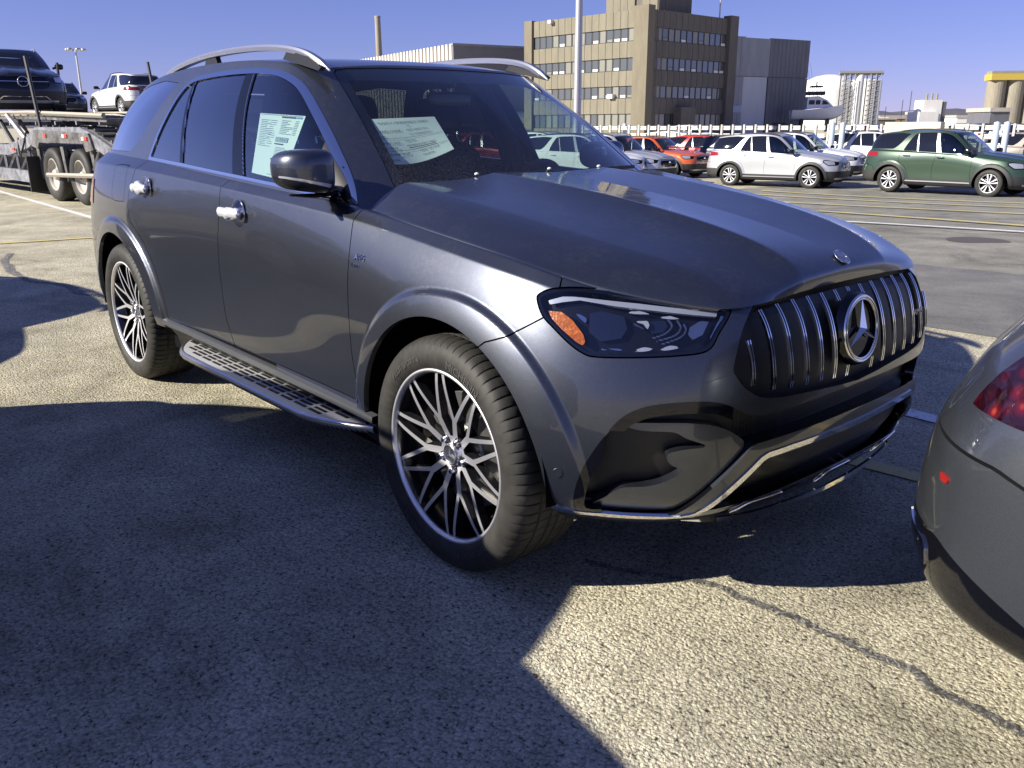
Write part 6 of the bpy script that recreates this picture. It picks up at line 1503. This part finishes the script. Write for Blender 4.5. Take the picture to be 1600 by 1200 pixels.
for k, px in enumerate((1383, 1408, 1420, 1431)):
    D = 420; p = wp((px - 800) / 1388 * D, D, 0); o = tube([p, p + A([0, 0, [9, 12, 16, 11][k]])], .16, 5).obj('distant_mast', [M_DGREY]); tag(o, ['thin mast above the reddish shed, leftmost', 'thin mast left of the tallest one on the skyline', 'tallest thin mast on the skyline right of the tanks', 'thin mast right of the tallest one on the skyline'][k], 'mast', 'thin masts on the skyline')
# wooded rise along the horizon
hp = []
for i, px in enumerate(np.linspace(-1200, 2600, 160)):
    D = 900; L = (px - 800) / 1388 * D; h = 9 + 5 * math.sin(i * .13) + 2.5 * math.sin(i * .9) + rs.random() * 2; hp.append([tuple(wp(L, D, -1)), tuple(wp(L, D + 10, h * .7)), tuple(wp(L, D + 40, h)), tuple(wp(L, D + 200, h * .8)), tuple(wp(L, D + 260, -1))])
h_ = gridmesh(A(hp)); h_ = h_ if h_.N[:, 2].mean() > 0 else Mesh(h_.P, h_.T[:, ::-1]); tag(h_.obj('hills', [wall_mat('far_wooded_rise', (.10, .10, .12), .9, .4)]), 'low dark rise along the horizon', None, kind='structure')

# ----- car haulers
M_DECK = mat('scuffed_steel_deck', (.26, .255, .245), .55, .5, build=lambda nt, b: panelled(nt, b, (.15, .145, .14), (4, 4, 4), .75)); M_FRAME = mat('grey_painted_frame', (.24, .25, .29), .5, .3, build=lambda nt, b: panelled(nt, b, (.22, .225, .25), (5, 5, 5), .6)); M_REDR = mat('red_reflector', (.65, .06, .03), .4); M_RUST = mat('pale_rusty_tube', (.33, .30, .25), .6, .3)
def hauler(label, loc, rz):
    """x forwards from the tail, y to the left; z up"""
    t = thing('car_hauler', label, 'trailer', loc, rz); W_ = 1.25
    def ad(name, m, ma, p=None, sm=False): return m.obj(name, [ma], p or t, smooth=sm)
    # side beams: tail ramp, hump over the wheels, rising forwards
    path = [(-2.4, .40), (-1.0, .78), (.6, 1.22), (1.0, 1.30), (3.3, 1.30), (3.9, 1.12), (5.2, .95), (12, .95)]
    for s in (-1, 1):
        ad('side_beam', sweep([(x, s * W_, z) for x, z in path], [(-.05, -.11), (-.05, .11), (.05, .11), (.05, -.11)]), M_FRAME)
        ad('wheel_arch_plate', prism([(.35, 1.02), (.5, 1.30), (3.3, 1.36), (3.55, 1.05), (3.2, 1.0), (3.1, 1.12), (.8, 1.12), (.7, .98)], 1, s * (W_ + .05), s * (W_ + .09)), M_DECK)
        for x, z in ((.55, 1.21), (1.5, 1.25), (2.6, 1.25), (4.6, .97), (7.5, .95)): ad('reflector', box(x, x + .14, s * (W_ + .10) - .01, s * (W_ + .10) + .01, z - .03, z + .03), M_REDR)
        for x, z in ((.69, 1.21), (1.64, 1.25)): ad('reflector', box(x, x + .10, s * (W_ + .10) - .01, s * (W_ + .10) + .01, z - .03, z + .03), M_SILL)
        ad('lower_beam', sweep([(3.8, s * W_, .42), (12, s * W_, .50)], [(-.05, -.12), (-.05, .12), (.05, .12), (.05, -.12)]), M_FRAME)
        x = 4.0
        while x < 11.5:
            ad('strut', tube([(x, s * W_, .50), (x + .05, s * W_, .95)], .035, 4), M_FRAME); ad('diagonal', tube([(x, s * W_, .95), (x + .75, s * W_, .50)], .03, 4), M_FRAME); x += .8
        ad('ramp_plate', sweep([(-2.4, s * .95, .50), (-1.0, s * .95, .88), (.6, s * .95, 1.34), (3.4, s * .95, 1.40)], [(-.27, -.02), (-.27, .02), (.27, .02), (.27, -.02)]), M_DECK)
        ad('upper_track', sweep([(.2, s * .85, 1.52), (4.0, s * .85, 1.60), (12, s * .85, 1.66)], [(-.25, -.03), (-.25, .03), (.25, .03), (.25, -.03)]), M_DECK)
        ad('track_edge', tube([(.2, s * 1.14, 1.60), (4.0, s * 1.14, 1.70), (12, s * 1.14, 1.76)], .045, 6), M_RUST); ad('track_edge', tube([(-.3, s * .58, 1.32), (4.0, s * .58, 1.66), (12, s * .58, 1.7)], .035, 6), M_RUST)
        for (x, z0, z1, dx) in ((3.2, 1.3, 2.75, .28), (9.0, 1.0, 3.0, -.2)): ad('post', tube([(x, s * 1.22, z0), (x + dx, s * 1.22, z1)], .035, 6), M_DGREY)
        ad('lift_arm', tube([(3.9, s * 1.2, 1.0), (5.2, s * 1.2, 1.66)], .06, 6), M_FRAME)
        ad('long_tube', tube([(.2, s * 1.42, .58), (2.6, s * 1.42, .52)], .045, 6), M_RUST)
        for x in (.6, 2.05, 3.4): ad('bracket', prism([(x, 1.05), (x + .16, 1.05), (x + .02, .40), (x - .06, .40)], 1, s * 1.20, s * 1.26), M_DECK)
        ad('rear_leg', prism([(-.9, .80), (-.7, .86), (-.1, .18), (-.35, .18)], 1, s * 1.22, s * 1.27), M_DECK)
        for x in (1.25, 2.65):
            prof = [(.30, .02), (.32, -.01), (.40, -.03), (.47, -.02), (.51, .02), (.515, .06), (.515, .24), (.50, .28), (.42, .30), (.30, .28)]
            w = lathe(prof, 40).xf(t=(0, 0, 0)); o = (w if s < 0 else w.xf([[-1, 0, 0], [0, -1, 0], [0, 0, 1]])).obj('wheel', [RUBBER], t); o.location = (x, s * 1.30, .515)
            rm = join(lathe([(.31, .0), (.285, -.01), (.28, .04), (.22, .10), (.13, .11), (.11, .04), (.08, .0), (0, 0)], 32)); r2 = (rm if s < 0 else rm.xf([[-1, 0, 0], [0, -1, 0], [0, 0, 1]])).obj('rim', [M_RIMP], o)
    for x in list(np.arange(-2.2, 12, .55)):
        z = float(np.interp(x, [-2.4, .6, 3.3, 3.9, 12], [.42, 1.22, 1.30, 1.0, .95])); ad('cross_member', box(x - .03, x + .03, -W_, W_, z - .05, z + .03), M_FRAME)
        if x > .2 and int(x * 2) % 2: ad('upper_cross_member', box(x - .03, x + .03, -1.1, 1.1, 1.45, 1.52), M_FRAME)
    for s in (-1, 1):
        for k in range(16):
            x = -2.2 + k * .34; z = float(np.interp(x, [-2.4, -1.0, .6, 3.4], [.53, .91, 1.37, 1.43])); ad('deck_cleat', box(x, x + .05, s * .95 - .25, s * .95 + .25, z, z + .035), M_DGREY if k % 2 else M_DECK)
        for k in range(22):
            x = .3 + k * .5; ad('track_cleat', box(x, x + .06, s * .85 - .24, s * .85 + .24, 1.56 + .012 * k, 1.60 + .012 * k), M_DGREY if k % 3 else M_DECK)
        for x in (-2.0, -1.3, -.5, .2): z = float(np.interp(x, [-2.4, .6], [.40, 1.22])); ad('ramp_strut', tube([(x, s * W_, z), (x + .5, s * W_, z - .45)], .03, 5), M_FRAME)
        for k, x in enumerate((4.3, 5.6, 6.9, 8.2)): ad('cylinder', tube([(x, s * 1.0, .95), (x + .9, s * 1.0, 1.58)], .05, 8), M_DGREY if k % 2 else M_RUST)
        ad('hose', tube(crom([(3.9, s * 1.28, 1.35), (4.1, s * 1.34, 1.0), (4.4, s * 1.34, .85), (4.5, s * 1.28, 1.2)], 5, False), .02, 5), M_DGREY)
    for k in range(9):
        x = -1.8 + k * .55; z = float(np.interp(x, [-2.4, .6, 3.4], [.58, 1.40, 1.5])); ad('tie_bar', tube([(x, -.6 + .1 * (k % 3), z), (x + 1.1, .3 + .08 * (k % 4), z + .12)], .035, 5), M_RUST)
    ad('dark_underframe', box(-.4, 11.5, -.7, .7, .38, .85), M_DGREY); ad('axle', box(1.1, 2.9, -1.1, 1.1, .40, .60), M_DGREY); ad('mud_flap', box(3.45, 3.5, -1.5, 1.5, .15, .85), SATBLK); ad('tool_box', box(3.6, 4.9, -1.34, -.6, .15, .55), M_DGREY)
    return t
M_RIMP = mat('dusty_wheel_disc', (.42, .40, .36), .6, .3)
hr_ = math.atan2(*(RH * -.717 + FH * .697)[[1, 0]])
hw = wp(-8.02, 16.28); hd_ = A([math.cos(hr_), math.sin(hr_), 0]); hl_ = A([-math.sin(hr_), math.cos(hr_), 0])
near = 1 if ((C0 - hw) @ hl_) > 0 else -1
org = hw - hd_ * 1.25 - hl_ * near * 1.30
hauler('grey car hauler trailer with empty ramps behind the tail of the dark grey SUV', tuple(org), hr_)
sp_ = org + hd_ * 9.1; ev = far_car('electric', P_K, (0, 0), 0, 'carried_suv', 'dark navy SUV with a star on its front, carried on the hauler at the left', z=1.62, group=None)
del ev['group']
c_ = wp(-.541 * 21.6, 21.6); a_ = heading(.56, -.83); ev.rotation_euler = (0, 0, a_); d_ = A([math.cos(a_), math.sin(a_), 0]); ev.location = tuple(c_ - d_ * .9 + A([0, 0, 1.60]))
# second hauler behind, carrying a white and a dark SUV
h2o = wp(-11.9, 35.2, .25); h2r = heading(-.80, .60); hauler('second car hauler farther back, carrying a white and a dark SUV', tuple(h2o), h2r)
c_ = wp(-16.3, 38.2); a_ = heading(-.72, .69); cw = far_car('compact', P_W, (0, 0), 0, 'carried_suv', 'white compact SUV seen from behind on the farther hauler', z=0, group='cars carried on the haulers'); cw.rotation_euler = (0, 0, a_); d_ = A([math.cos(a_), math.sin(a_), 0]); cw.location = tuple(c_ + d_ * 1.4 + A([0, 0, 1.86]))
c_ = wp(-20.2, 40.5); a_ = heading(.5, -.85); ck = far_car('cross', P_K, (0, 0), 0, 'carried_suv', 'dark crossover left of the white SUV on the farther hauler', z=0, group='cars carried on the haulers'); ck.rotation_euler = (0, 0, a_); ck.location = tuple(c_ + A([0, 0, 1.86]))
# stray leaf
o = superell((0, 0, 0), (.012, .008, .003), 1, 1, 8, 6).obj('leaf', [mat('orange_leaf', (.75, .12, .03), .6)]); o.location = (-2.70, -1.98, .006); tag(o, 'tiny orange scrap lying on the shaded asphalt', 'leaf')
